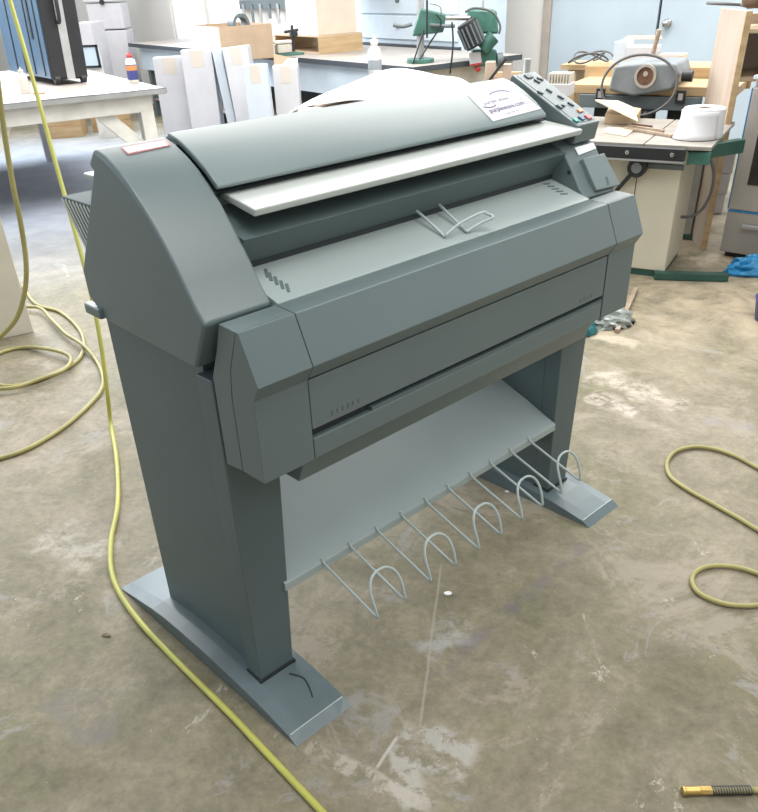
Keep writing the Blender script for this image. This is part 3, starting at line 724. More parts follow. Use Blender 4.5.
# ================================================================== long bench at the back
ZB = .80
bA, bB = fl(129, 43, ZB), fl(413, 67, ZB); bd = (bB - bA).normalized(); bn = Vector((-bd.y, bd.x, 0))
r_, l_ = frame2(bA, bB)
Bn = thing('back_bench', 'long white-topped bench with dark edging running across the back of the shop', 'bench', (bA.x, bA.y, 0), r_)
box('benchtop', (0, 0, ZB - .035), (l_, 1.2, ZB), M['tabletop'], Bn, bevel=.002)
bm = BM(); add_box(bm, (-.01, -.012, ZB - .04), (l_ + .01, .0, ZB - .001)); add_box(bm, (l_, 0, ZB - .04), (l_ + .012, 1.2, ZB - .001)); frombm('edging', bm, M['darkedge'], Bn)
box('front_panel', (.15, .06, .52), (l_ - .05, .09, ZB - .036), M['lightblue'], Bn)
box('end_panel', (l_ - .08, .09, .25), (l_ - .05, 1.15, ZB - .036), M['beige'], Bn)
for x in (.2, l_ * .5, l_ - .15):
    for y in (.1, 1.05): box('leg', (x, y, 0), (x + .07, y + .07, ZB - .036), M['sawrail'], Bn)
box('lower_shelf', (.2, .1, .18), (l_ - .1, 1.1, .20), M['oldwood'], Bn)
box('backboard', (.2, 1.10, .20), (l_ - .5, 1.13, ZB - .036), M['sawrail'], Bn)
def bl(p): return loc(Bn, p)
def bw(x, y, z=0): return Vector(Bn.location) + bd * x + bn * y + Vector((0, 0, z))
# pale drawers beneath the bench left of centre
pa = at(213, 125, 8.6); pb = at(232, 125, 8.3)
# big cardboard box on the bench with tape roll in it
A_ = fl(223, 62.5, ZB); r_ = math.radians(33); l_b = 45 / FPX * A_.y * 1.12
hB = at(223, 27, A_.y).z - ZB
cb = thing('cardboard_box', 'large open brown cardboard box on the bench with a grey ring inside', 'box', (A_.x, A_.y, ZB), r_)
dp = .68
bm = BM()
for lo, hi in (((0, 0, 0), (l_b, .006, hB)), ((0, dp - .006, 0), (l_b, dp, hB)), ((0, .006, 0), (.006, dp - .006, hB)), ((l_b - .006, .006, 0), (l_b, dp - .006, hB)), ((0, 0, 0), (l_b, dp, .006))): add_box(bm, lo, hi)
frombm('walls', bm, M['kraft'], cb)
bm = BM(); add_box(bm, (-.0015, .0, .0), (-.0005, dp, hB)); frombm('side_face', bm, M['kraft_pale'], cb)['label'] = 'paler side of the box'
tc = at(242, 28, A_.y + .25); tc = Vector((tc.x, tc.y, 0))
rg = BM(); zc = at(242, 24, A_.y + .25).z; yv = Vector((math.cos(r_ + PI / 2), math.sin(r_ + PI / 2), 0))
cpt = Vector((tc.x, tc.y, zc)); xv = Vector((math.cos(r_), math.sin(r_), 0))
def ring_obj(name, c, ax, r0, r1, w, m, parent=None, n=32):
    ax = ax.normalized(); up = Vector((0, 0, 1)) if abs(ax.z) < .9 else Vector((1, 0, 0)); s = ax.cross(up).normalized(); u2 = s.cross(ax); bm = BM(); R_ = []
    for (r, o) in ((r0, 0), (r1, 0), (r1, w), (r0, w)):
        R_.append([bm.verts.new(c + ax * o + (s * math.cos(2 * PI * k / n) + u2 * math.sin(2 * PI * k / n)) * r) for k in range(n)])
    for i in range(4):
        Aa, Bb = R_[i], R_[(i + 1) % 4]
        for k in range(n): bm.faces.new((Aa[k], Aa[(k + 1) % n], Bb[(k + 1) % n], Bb[k]))
    return frombm(name, bm, m, parent, smooth=False)
tr = ring_obj('duct_ring', cpt, yv, .055, .082, .13, M['sawrail']); tag(tr, 'grey-green plastic ring sticking out of the open cardboard box', 'ring')
st_ = obox('ring_support', (cpt.x - .05, cpt.y + .0), (cpt.x + .05, cpt.y), .12, ZB + .008, zc - .085, M['kraft_pale'], 'brown packing block under the grey ring inside the cardboard box', 'packing')
# wooden drawer box on the bench
A_, B_ = fl(320, 54.5, ZB), fl(363, 50, ZB); E_ = fl(285, 50, ZB)
t, l = othing('wooden_tray', A_, B_, ZB, 'long shallow open-ended wooden tray on the bench under the tall carton', 'tray')
dpt = min((E_ - A_).length, .75); hh = .135
box('front_board', (0, 0, 0), (l, .02, hh), M['pine'], t, bevel=.002)
box('back_board', (0, dpt - .02, 0), (l, dpt, hh), M['pine'], t, bevel=.002)
box('top_board', (.0, .0, hh), (l, dpt, hh + .012), M['ply'], t, bevel=.002)
box('bottom_board', (.0, .02, 0), (l, dpt - .02, .012), M['ply'], t, bevel=.002)
topz = ZB + hh + .012
# carton on it
rA = Vector(t.location); rr = t.rotation_euler.z; ux = Vector((math.cos(rr), math.sin(rr), 0)); uy = Vector((-math.sin(rr), math.cos(rr), 0))
A2 = rA + ux * .03 + uy * .05; B2 = rA + ux * (l - .03) + uy * .05
t2, l2 = othing('packing_box', A2, B2, topz, 'tall brown packing box with pale left side standing on the wooden tray', 'box')
hc = .37
box('body', (0, 0, 0), (l2, min(.5, dpt - .1), hc), M['kraft_pale'], t2, bevel=.004)
bm = BM(); add_box(bm, (-.002, .002, .002), (-.0003, min(.5, dpt - .1) - .002, hc - .002)); frombm('side_face', bm, M['carton'], t2)['label'] = 'white left side'
# flat white carton lying across the top
A3 = A2 - ux * .05 - uy * .04; B3 = B2 + ux * .25 - uy * .04
o = obox('flat_carton', A3, B3, .9, topz + hc + .002, topz + hc + .2, M['carton'], 'flat white carton lying on top of the tall packing box', 'carton')
# clamp tools left of the tray
cA = fl(287, 55.5, ZB)
t = thing('bench_vise', 'small dark bench clamp with white jaws beside the cardboard box', 'clamp', (cA.x, cA.y, ZB), r_)
box('base_pad', (-.16, -.05, 0), (.16, .12, .018), M['green'], t, bevel=.004)
box('body', (-.10, -.02, .018), (.06, .06, .10), M['beige'], t, bevel=.015)
box('jaw', (-.14, -.03, .10), (.05, .03, .125), M['whitepaint'], t, bevel=.006)
cyl('screw', (.06, -.03, -.0 + .03), (.06, -.03, .24), .012, M['black'], t)
cyl('handle', (-.02, -.03, .19), (.12, -.03, .20), .012, M['black'], t)
cyl('knob', (.08, -.05, .17), (.08, .02, .17), .028, M['black'], t)
# tool rack on the wall behind
rk0 = onwall(242, 12, -.03); rk1 = onwall(312, 15, -.03)
s0 = (rk0 - W0).dot(du); s1 = (rk1 - W0).dot(du)
# tall light blue drawer cabinets behind the bench
cab0 = bw(bl(fl(361, 44, ZB)).x, 1.25); _r = ray(459, 50); _t = (cab0 - Vector((0, 0, CAMZ))).dot(bn) / _r.dot(bn); cab1 = Vector((0, 0, CAMZ)) + _r * _t; cab1.z = 0
t, l = othing('drawer_cabinet', cab0, cab1, 0, 'wide light blue steel drawer cabinet standing behind the bench', 'cabinet')
box('body', (0, .02, .04), (l, .6, 1.75), M['lightblue'], t, bevel=.005)
box('base_strip', (-.01, -.04, ZB - .02), (l + .01, .02, ZB + .02), M['darkedge'], t)
box('plinth', (.02, .04, 0), (l - .02, .58, .04), M['darkedge'], t)
for k in range(4):
    z = ZB + .06 + k * .215
    dd = box('drawer', (.012, 0, z), (l - .03, .02, z + .20), M['lightblue'], t, bevel=.004)
    cyl('knob', (l * .42, .0, z + .11), (l * .42, -.03, z + .11), .018, M['sawrail'], dd, n=14)
# tool rack board on the wall left of it
q0 = at(236, 9, 10.6); q1 = at(312, 16, 10.2)
r_k, l_k = frame2(q0, q1)
# black hanging rail with tools mounted on the back wall
rk0 = onwall(238, 4, -.08); rk1 = onwall(318, 8, -.08)
s0 = (rk0 - W0).dot(du); s1 = (rk1 - W0).dot(du); zr = rk1.z
rk = thing('tool_rack', 'dark wall rail with tools hanging from it on the far wall above the bench', 'rack', wp(s0, zr, -.06), DW)
lr = s1 - s0
box('rail', (0, 0, 0), (lr, .055, .09), M['sawrail'], rk)
for k in range(9):
    x = lr * (k + .5) / 9
    bar('hanging_tool', (x, -.01, .05), (x + .01, -.01, -.10 - .05 * (k % 3)), .035, .012, M['sawrail'] if k % 2 else M['alu'], rk)
# spray bottle standing on the near table, white foam sheet, wood bits
NT = fl(300, 112, .74)
nA, nB = Vector((-.62, 4.75, 0)), Vector((.62, 4.45, 0))
r_n, l_n = frame2(nA, nB)
NTb = thing('side_table', 'low dark-framed side table behind the printer, buried under the white sheet', 'table', nA, r_n)
box('tabletop', (0, 0, .70), (l_n, 1.55, .73), M['oldwood'], NTb, bevel=.003)
for x in (.03, l_n - .09):
    for y in (.03, 1.45): box('leg', (x, y, 0), (x + .06, y + .06, .70), M['black'], NTb)
box('rail', (.05, .0, .62), (l_n - .05, .03, .70), M['black'], NTb)
def nt(x, y, z=.73): return nA + Vector((math.cos(r_n), math.sin(r_n), 0)) * x + Vector((-math.sin(r_n), math.cos(r_n), 0)) * y + Vector((0, 0, z))
# foam sheet: bulging cushion-like mound with a curled left end
def mound(name, outline_fn, N, Mm, m, label, cat):
    bm = BM(); G_ = []
    for i in range(N + 1):
        G_.append([bm.verts.new(outline_fn(i / N, j / Mm)) for j in range(Mm + 1)])
    for i in range(N):
        for j in range(Mm): bm.faces.new((G_[i][j], G_[i + 1][j], G_[i + 1][j + 1], G_[i][j + 1]))
    o = frombm(name, bm, m, smooth=True); s = o.modifiers.new('solid', 'SOLIDIFY'); s.thickness = .008; s.offset = -1
    tag(o, label, cat); return o
def sheetf(a, b):
    x = .02 + a * .97; y = .11 + b * 1.33 * (1 - .45 * (max(0, a - .55) / .45) ** 2)
    h = .135 * (math.sin(PI * min(1, a * 1.25 + .02)) ** .6 if a < .8 else .0 + .135) if False else 0
    ca = min(1, a / .5); h = .012 + .15 * math.sin(ca * PI / 2) ** .8 * (1 - .3 * max(0, a - .6) / .4)
    h *= (.55 + .45 * math.sin(PI * (.12 + .76 * b)))
    h += .010 * math.sin(9 * a + 5 * b) + .006 * math.sin(17 * a - 7 * b)
    p = nt(x, y, .742 + h); return p
mound('foam_sheet', sheetf, 26, 22, M['sheet'], 'bulging white foam sheet draped over the side table behind the printer', 'sheet')
# rolled end of the sheet
bm = BM(); A_, B_ = nt(.30, -.02, .80), nt(.52, .50, .80)
tag(tube('foam_roll', catmull([nt(.16, .045, .776), nt(.26, .05, .776), nt(.40, .045, .776), nt(.60, .05, .776)], 6), .044, M['sheet'], n=16), 'loose roll of white foam lying at the front edge of the side table', 'roll')
bottle('spray_bottle', nt(.235, 1.47, .7302), .345, .045, 'white plastic bottle with grey label standing behind the white foam sheet', 'bottle', M['offwhiteboard'], M['alu'], M['offwhiteboard'], M['sawgrey'])
# wooden jig pieces right of the sheet
A_ = nt(1.03, 1.12, .731); t = thing('wooden_jig', 'small pale wooden jig with two uprights and a dark lever beside the white sheet', 'jig', (A_.x, A_.y, .731), -.25)
box('base', (-.02, -.02, 0), (.20, .35, .02), M['oldwood'], t, bevel=.003)
box('upright', (0, 0, .02), (.055, .08, .20), M['plypale'], t, bevel=.003)
box('upright', (.11, .0, .02), (.155, .08, .185), M['plypale'], t, bevel=.003)
box('back_board', (.0, .25, .02), (.20, .28, .12), M['ply'], t, bevel=.003)
bar('lever', (.03, -.01, .10), (.13, -.01, .22), .016, .016, M['black'], t)
# radial drill press on the bench end
cx_ = at(420.5, 66, 7.28); D = thing('radial_drill', 'green radial drill press with steel column and tilted black motor on the bench end', 'drill press', (cx_.x, cx_.y, ZB + .0), 0)
def dq(px, py, Y=7.28): p = at(px, py, Y); return (p.x - cx_.x, p.y - cx_.y, p.z - ZB)
cyl('base_flange', (0, 0, 0), (0, 0, .03), .11, M['green'], D)
cyl('column', (0, 0, .03), (0, 0, .62), .030, M['alu'], D)
bm = BM(); add_hull(bm, [dq(412, 36), dq(443, 32), dq(446, 14), dq(420, 8)], [(p[0], p[1] + .14, p[2]) for p in (dq(412, 36), dq(443, 32), dq(446, 14), dq(420, 8))])
for v_ in bm.verts: v_.co.y -= .06
frombm('carriage', bm, M['green'], D, bevel=.014)
cyl('ram', dq(440, 18), dq(470, 18), .017, M['chrome'], D)
hnd = catmull([dq(393, 25, 7.2), dq(403, 26.5, 7.2), dq(412, 24, 7.2)], 4); tube('handle', hnd, .014, M['sawrail'], D)
tube('handle', catmull([dq(430, 25, 7.2), dq(445, 26, 7.2), dq(455, 26, 7.2)], 4), .013, M['sawrail'], D)
tube('crank', catmull([dq(430, 3, 7.2), dq(440, 6, 7.2), dq(441, 14, 7.2)], 4), .007, M['alu'], D, n=8)
tube('cable', catmull([dq(436, 14, 7.18), dq(441, 24, 7.18), dq(428, 46, 7.18), dq(415, 66, 7.18)], 6), .006, M['black'], D, n=8)
tube('cable', catmull([dq(424, 30, 7.18), dq(419, 45, 7.18), dq(412, 66, 7.18)], 6), .006, M['black'], D, n=8)
tube('cable', catmull([dq(452, 22, 7.18), dq(453, 45, 7.18), dq(450, 74, 7.18)], 6), .007, M['black'], D, n=8)
cyl('depth_rod', dq(427, 38, 7.15), dq(427, 0, 7.15), .008, M['black'], D)
hd = BM(); a = [dq(472, 34), dq(499, 34), dq(497, 10), dq(468, 9)]
add_hull(hd, a, [(p[0], p[1] + .16, p[2]) for p in a]); frombm('head', hd, M['green'], D, bevel=.02)
mt = BM(); add_cyl(mt, dq(466, 22, 7.2), dq(476, 46, 7.2), .078, .078, 24); frombm('motor', mt, M['black'], D, bevel=.006)
bm = BM()
p0v, p1v = Vector(dq(467, 25, 7.2)), Vector(dq(475, 44, 7.2)); ax = (p1v - p0v).normalized(); s_ = ax.cross(Vector((0, 1, 0))).normalized(); u_ = s_.cross(ax)
for k in range(14):
    t_ = 2 * PI * k / 14; o_ = (s_ * math.cos(t_) + u_ * math.sin(t_)) * .082
    add_bar(bm, p0v + o_, p1v + o_, .008, .012)
frombm('motor_fins', bm, M['sawrail'], D)
bm = BM(); add_cyl(bm, dq(494, 36), dq(482, 50), .055, .055, 20); frombm('neck', bm, M['green'], D, bevel=.008)
bm = BM(); a = [dq(474, 68), dq(497, 64), dq(497, 50), dq(472, 50)]; add_hull(bm, a, [(p[0], p[1] + .15, p[2]) for p in a]); gb = frombm('gearbox', bm, M['green'], D, bevel=.012)
a = [dq(470, 66, 7.27), dq(482, 64, 7.27), dq(480.5, 52, 7.27), dq(469, 53, 7.27)]
bm = BM(); add_hull(bm, [Vector(p) for p in a], [Vector(p) + Vector((0, .02, 0)) for p in a]); frombm('label_plate', bm, M['paper'], gb)
a = [dq(470.2, 66.3, 7.268), dq(482, 64.3, 7.268), dq(481.7, 62.4, 7.268), dq(470, 64.4, 7.268)]
bm = BM(); add_hull(bm, [Vector(p) for p in a], [Vector(p) + Vector((0, .02, 0)) for p in a]); frombm('label_strip', bm, M['red'], gb)
cyl('pulley', dq(497, 60, 7.3), dq(503, 59, 7.3), .05, M['sawrail'], D)
tube('cable_loop', catmull([dq(465, 12, 7.2), dq(475, 8, 7.2), dq(492, 12, 7.2), dq(500, 25, 7.2), dq(499, 34, 7.2)], 6), .008, M['cable'], D, n=8)
cyl('spindle', dq(483, 0, 7.25), dq(483, 12, 7.25), .010, M['alu'], D)
cyl('chuck', dq(479, 67, 7.3), dq(476, 71, 7.3), .028, M['red'], D, r2=.02)

# ================================================================== right: radial arm saw table
ZS = .80
sA, sB = fl(569, 84, ZS), fl(737, 88, ZS); r_s, l_s = frame2(sA, sB)
S = thing('radial_arm_saw', 'old grey radial arm saw with pine table and fence in front of the blue door', 'saw', (sA.x, sA.y, 0), r_s)
def sl_(p): return loc(S, p)
box('tabletop', (0, 0, ZS - .05), (l_s, .42, ZS), M['pine'], S, bevel=.004)
fb = sl_(fl(565, 76, ZS)).y
hf = at(565, 66, (fl(565, 76, ZS)).y).z - ZS
box('fence', (-.03, .42, ZS - .05), (l_s + .02, .455, ZS + max(.06, min(hf, .12))), M['pine'], S, bevel=.003)
box('front_rail', (.08, -.02, ZS - .125), (l_s - .18, .03, ZS - .052), M['sawrail'], S, bevel=.004)
for px in (608, 690):
    c = sl_(at(px, 86, sA.y - .1)); x = l_s * (px - 571) / 170
    tt = box('rail_clamp', (x - .026, -.045, ZS - .085), (x + .026, -.021, ZS - .015), M['black'], S, bevel=.003)
    box('clamp_face', (x - .013, -.048, ZS - .065), (x + .013, -.044, ZS - .03), M['alu'], tt)
for x in (.16, l_s * .62):
    box('leg', (x, .05, 0), (x + .12, .12, ZS - .126), M['black'], S, bevel=.004)
    box('leg', (x, .34, 0), (x + .12, .40, ZS - .051), M['black'], S, bevel=.004)
bar('stretcher', (.2, .08, .25), (l_s * .62, .08, .25), .05, .05, M['black'], S)
# motor yoke
mc = sl_(at(655, 74, sA.y - .05)); mx, mz = mc.x, mc.z
bm = BM(); hh = .085
pr_ = [(-.20, -.06), (-.18, .07), (.0, .085), (.17, .085), (.20, .02), (.17, -.05), (-.05, -.09)]
a = [Vector((mx + p[0], -.10, mz + p[1])) for p in pr_]; b = [Vector((mx + p[0] * .96, .30, mz + p[1])) for p in pr_]
add_hull(bm, a, b); mo = frombm('motor_housing', bm, M['sawgrey'], S, bevel=.018)
bc = sl_(at(645, 76.5, sA.y - .35)); bc = Vector((bc.x, -.13, bc.z))
ring_obj('motor_collar', bc, Vector((0, 1, 0)), .048, .062, .06, M['iron'], mo)
cyl('motor_bore', bc + Vector((0, .010, 0)), bc + Vector((0, .028, 0)), .049, M['rust'], mo)
cyl('bore_hub', bc + Vector((0, .002, .012)), bc + Vector((0, .010, .012)), .014, M['iron'], mo)
cyl('turntable', (mx - .05, .0, ZS - .20), (mx - .05, .0, ZS - .126), .13, M['black'], S)
cyl('elevating_post', (mx - .05, .0, ZS - .33), (mx - .05, .0, ZS - .20), .10, M['cable'], S)
cyl('arm_post', (mx - .01, .1, mz + .10), (mx + .01, .1, mz + .24), .014, M['oldwood'], S)
kn = cyl('clamp_knob', (mx + .21, -.06, mz + .02), (mx + .27, -.06, mz + .02), .03, M['black'], S)
ring = [Vector((mx - .01 + .215 * math.cos(t), -.15 + .03 * math.sin(t), mz - .025 + .155 * math.sin(t))) for t in [2 * PI * k / 40 for k in range(40)]]
tube('power_cord', ring, .0075, M['cable'], S, n=8, closed=True)
tube('power_cord', catmull([(mx + .05, -.14, ZS - .12), (mx + .06, -.15, ZS - .20), (mx + .045, -.14, ZS - .27), (mx + .03, -.1, ZS - .34)], 6), .012, M['black'], S, n=8)
bar('swing_handle', (mx + .10, -.1, ZS - .27), (mx + .42, -.1, ZS - .17), .03, .03, M['sawrail'], S)
# box of papers and loose wires on the saw table behind the fence
pc = fl(612, 62, ZS + .10)
bx0, bx1 = at(612, 60, sA.y + .62), at(655, 60, sA.y + .35)
sh = thing('supply_shelf', 'narrow shelf board behind the saw fence carrying an open box', 'shelf', (bx0.x, bx0.y, 0), r_s)
lsh = (bx1 - bx0).length + .5
box('board', (-.35, -.02, bx0.z - .06), (lsh, .30, bx0.z - .03), M['pine'], sh)
box('support', (-.3, .0, 0), (-.24, .26, bx0.z - .06), M['pine'], sh); box('support', (lsh - .1, .0, 0), (lsh - .04, .26, bx0.z - .06), M['pine'], sh)
zz = bx0.z - .029
def spt(x, y): return Vector(sh.location) + Vector((math.cos(r_s) * x - math.sin(r_s) * y, math.sin(r_s) * x + math.cos(r_s) * y, 0))
a0, a1 = spt(.0, .02), spt(.27, .02)
t, l = othing('parts_box', a0, a1, zz, 'small open carton with pale blue side on the shelf behind the saw', 'box')
box('body', (0, 0, 0), (l * .3, .2, .135), M['carton2'], t, bevel=.003)
box('front', (l * .3, 0, 0), (l, .2, .105), M['carton'], t, bevel=.003)
bm = BM(); add_hull(bm, [(0, .2, .135), (l, .2, .135), (l * .9, .26, .150), (.02, .26, .150)], [(0, .2, .138), (l, .2, .138), (l * .9, .26, .153), (.02, .26, .153)]); frombm('flap', bm, M['kraft'], t)
a0, a1 = spt(.30, .03), spt(.46, .03)
obox('paper_packet', a0, a1, .16, zz, zz + .06, M['kraft_pale'], 'pale paper packet leaning beside the small open carton behind the saw', 'packet', bevel=.002)
wb = spt(-.16, .02) + Vector((0, 0, zz + .012)); pts = [wb + Vector((.16 * math.cos(t) * (1 - t / 30), .08 * math.sin(t), .03 + .03 * math.sin(t * 1.7))) for t in [k * .35 for k in range(40)]]
tag(tube('wire_coil', catmull(pts, 3), .006, M['cable'], n=6), 'loose coil of dark wire on the shelf left of the small carton', 'wire')
# comb of white slats left of the saw, behind the control panel
A_, B_ = at(547, 84, 4.95), at(570, 86, 4.9)
t, l = othing('slatted_rack', A_, B_, 0, 'white slatted rack seen just behind the printer control panel', 'rack')
box('post', (l * .2, .03, 0), (l * .2 + .02, .05, A_.z - .06), M['sawrail'], t)
box('post', (l * .7, .03, 0), (l * .7 + .02, .05, A_.z - .06), M['sawrail'], t)
box('body', (0, 0, A_.z - .06), (l, .14, A_.z + .0), M['whitestack'], t, bevel=.004)
for k in range(8): box('slat', (l * k / 8 + .003, .01, A_.z + .0), (l * k / 8 + .010, .13, A_.z + .05), M['beige'], t)
cap = at(523, 72, 4.7); tag(cyl('steel_rod', (cap.x, cap.y, 0), (cap.x + .02, cap.y, cap.z + .06), .018, M['alu']), 'short steel rod standing up behind the control panel', 'rod')

# ================================================================== right: table saw
ZT = .67
tB = fl(690, 146, ZT); r_t = math.radians(-28); l_t = .4545; tA = tB - Vector((math.cos(r_t), math.sin(r_t), 0)) * l_t
SW = thing('table_saw', 'cream cabinet saw with cast-iron top, black front rail and green side arm', 'saw', (tA.x, tA.y, 0), r_t)
def tl(p): return loc(SW, p)
dT = .78
box('cast_top', (-.30, 0.0, ZT - .02), (l_t * .52 - .003, dT, ZT), M['iron'], SW, bevel=.003)
box('extension_wing', (l_t * .52 + .003, 0, ZT - .02), (l_t + .10, dT, ZT), M['iron'], SW, bevel=.003)
rl = box('front_rail', (-.30, -.045, ZT - .062), (l_t - .01, -.004, ZT - .010), M['black'], SW, bevel=.003)
for px, py in ((632, 145), (676, 150)):
    x = l_t * (px - 597) / 93.
    cyl('bolt', (x, -.044, ZT - .036), (x, -.052, ZT - .036), .011, M['chrome'], rl, n=6)
box('rail_lip', (-.30, -.050, ZT - .073), (l_t - .01, -.0, ZT - .064), M['alu'], SW)
cf0, cf1 = tl(fl(632, 275, 0)), tl(fl(661, 278, 0))
yc = max(cf1.y, .03)
cabx1 = cf1.x + .012
box('cabinet', (cabx1 - .62, yc, .035), (cabx1, yc + .46, ZT - .021), M['cream'], SW, bevel=.006)
box('plinth', (cabx1 - .60, yc + .01, 0), (cabx1 - .01, yc + .44, .035), M['greendark'], SW)
box('panel_seam', (cabx1 - .215, yc - .002, .35), (cabx1 - .211, yc + .002, ZT - .12), M['black'], SW)
box('upper_slot', (cabx1 - .20, yc - .012, ZT - .125), (cabx1 + .01, yc - .001, ZT - .100), M['sawrail'], SW, bevel=.003)
# lever with round boss
lc = tl(at(634, 170, fl(661, 278, 0).y)); 
cy_ = yc - .032
lv = BM(); add_cyl(lv, (lc.x, cy_ - .02, lc.z), (lc.x, cy_ + .028, lc.z), .048); lo_ = frombm('lever_boss', lv, M['black'], SW, bevel=.004)
cyl('boss_face', (lc.x, cy_ - .021, lc.z), (lc.x, cy_ - .026, lc.z), .026, M['sawgrey'], lo_)
bar('lever_arm', (lc.x, cy_, lc.z), (lc.x - .09, cy_, lc.z - .12), .03, .02, M['black'], lo_)
# green arm at the right end
zg = ZT - .012; xr = l_t
gq = [tl(fl(712.5, 144.5, zg)), tl(fl(746, 139.5, zg))]
gd = (gq[1] - gq[0]); gd.z = 0
arm = BM(); add_hull(arm, [Vector((x, y, ZT - .082)) for x, y in ((xr, -.02), (gq[0].x, gq[0].y - .015), (gq[0].x + .02, -.002 + .0), (xr, -.002))], [Vector((x, y, zg - .010)) for x, y in ((xr, -.02), (gq[0].x, gq[0].y - .015), (gq[0].x + .02, -.002), (xr, -.002))])
frombm('green_bracket', arm, M['green'], SW, bevel=.003)
gn = Vector((-gd.y, gd.x, 0)).normalized() * .05
arm = BM(); k4 = [gq[0], gq[1], gq[1] + gn, gq[0] + gn]
add_hull(arm, [Vector((p.x, p.y, ZT - .075)) for p in k4], [Vector((p.x, p.y, zg)) for p in k4])
frombm('green_arm', arm, M['greendark'], SW, bevel=.003)
# base bars
b0, b1 = fl(663, 280, 0), fl(727, 281, 0); b0, b1 = tl(b0), tl(b1)
bar('base_bar', (b0.x - .05, b0.y, .022), (b1.x, b1.y, .022), .05, .036, M['greendark'], SW)
b2 = tl(fl(687, 238, 0)); box('base_foot', (b2.x - .07, b2.y - .04, .0), (b2.x + .07, b2.y + .04, .03), M['greendark'], SW, bevel=.003)
box('rear_leg', (b2.x - .05, b2.y - .03, .03), (b2.x + .02, b2.y + .03, ZT - .02), M['alu'], SW, bevel=.003)
# things on the saw top
def topbox(name, px, py, w, d_, h, rz, m, label, cat, z=ZT):
    c = fl(px, py, z); bm = BM(); add_box(bm, (-w / 2, -d_ / 2, 0), (w / 2, d_ / 2, h)); o = frombm(name, bm, m, None, bevel=.001)
    o.location = (c.x, c.y, z + .0008); o.rotation_euler = (0, 0, rz); return tag(o, label, cat)
# plywood offcuts
bq = [fl(604, 124, ZT), fl(636, 125, ZT), fl(640, 118, ZT), fl(610, 112, ZT)]
bm = BM(); add_hull(bm, [p + Vector((0, 0, .001)) for p in bq], [p + Vector((0, 0, .05)) for p in bq]); tag(frombm('plywood_block', bm, M['ply'], bevel=.002), 'tan plywood block lying on the saw top under the pale triangle', 'offcut')
tq = [at(597, 101, 4.75), at(637, 121, 4.45), at(631, 110, 4.75), at(622, 103, 4.95), at(612, 105, 4.98)]
bq2 = [fl(598, 112, ZT + .055), fl(638, 122, ZT + .055), fl(632, 108, ZT + .055), fl(618, 102, ZT + .075)]
bq2[0].z += .05; bq2[0] = at(595, 101, bq2[0].y)
bm = BM(); add_hull(bm, bq2, [p + Vector((0, 0, .008)) for p in bq2]); tag(frombm('ply_sheet', bm, M['dust'], bevel=.001), 'pale pointed plywood sheet propped up on the saw top', 'offcut')
for i, ((x0, y0), (x1, y1), mm, lb) in enumerate((((625, 128), (672, 136), M['oldwood'], 'long dark stick nearest the saw front on the iron top'), ((632, 124.5), (652, 127), M['rust'], 'short dark stick above the long ones on the saw top'), ((628, 126), (664, 131), M['oldwood'], 'middle dark stick on the saw iron top'))):
    p, q_ = fl(x0, y0, ZT + .008), fl(x1, y1, ZT + .008); tag(bar('wood_stick', p, q_, .014, .014, mm), lb, 'stick')
pp0 = [fl(603, 133, ZT), fl(626, 137, ZT), fl(636, 129, ZT), fl(608, 128, ZT)]
bm = BM(); add_hull(bm, [p + Vector((0, 0, .001)) for p in pp0], [p + Vector((0, 0, .006)) for p in pp0]); tag(frombm('hardboard_piece', bm, M['dust'], bevel=.0008), 'flat pale hardboard piece at the front left of the saw top', 'offcut')
# paper towel roll
pc = fl(700, 137, ZT); R0 = .104
t = thing('paper_towel_roll', 'fat white paper towel roll standing on the right end of the saw top', 'paper roll', (pc.x, pc.y, ZT + .001), 0)
bm = BM(); n = 40
prof = [(.036, 0), (R0, 0), (R0 * 1.01, .01), (R0 * .97, .128), (R0 * .92, .135), (.036, .135), (.036, .0)]
rings = [[bm.verts.new((r * math.cos(2 * PI * k / n), r * math.sin(2 * PI * k / n), z)) for k in range(n)] for r, z in prof[:-1]]
for i in range(len(rings)):
    A1, B1 = rings[i], rings[(i + 1) % len(rings)]
    for k in range(n): bm.faces.new((A1[k], A1[(k + 1) % n], B1[(k + 1) % n], B1[k]))
frombm('roll', bm, M['towel'], t, bevel=.003, ang=40)
ring_obj('core', Vector((0, 0, .002)), Vector((0, 0, 1)), .030, .0355, .132, M['kraft'], t)
# loose end of the paper flaring out to the left of the roll
bm = BM(); G_ = []
for i in range(13):
    a_ = math.radians(160 + i * 11); row = []
    for j in range(7):
        k = j / 6; rr = R0 * (1.03 + .50 * k * k * math.sin(math.radians(min(180, 20 + i * 12)))); row.append(bm.verts.new((rr * math.cos(a_), rr * math.sin(a_) * (1 - .12 * k), .122 * (1 - k) + .003)))
    G_.append(row)
for i in range(12):
    for j in range(6): bm.faces.new((G_[i][j], G_[i + 1][j], G_[i + 1][j + 1], G_[i][j + 1]))
o = frombm('loose_sheet', bm, M['towel'], t, smooth=True); sd = o.modifiers.new('s', 'SOLIDIFY'); sd.thickness = .0015
# cable hanging behind the cabinet
hz = [at(711, 158, 4.22), at(714, 175, 4.24), at(711, 193, 4.26), at(703, 208, 4.28), at(692, 216, 4.3), at(681, 217, 4.34)]
tag(tube('power_cable', catmull(hz, 8), .008, M['cable'], n=8), 'grey cable drooping in a loop beneath the green arm', 'cable')
# pale cartons stacked behind the saw leg
A_, B_ = fl(686, 212, 0), fl(722, 214, 0)
for k, lb in enumerate(('bottom pale carton of the stack behind the saw leg', 'middle pale carton of the stack behind the saw leg', 'top pale carton of the stack behind the saw leg')):
    obox('storage_carton', A_ + Vector((.01 * k, .005 * k, 0)), B_ + Vector((.006 * k, .0, 0)), .22, .125 * k + .001, .125 * k + .123, M['carton'], lb, 'carton', 'cartons stacked behind the saw leg')
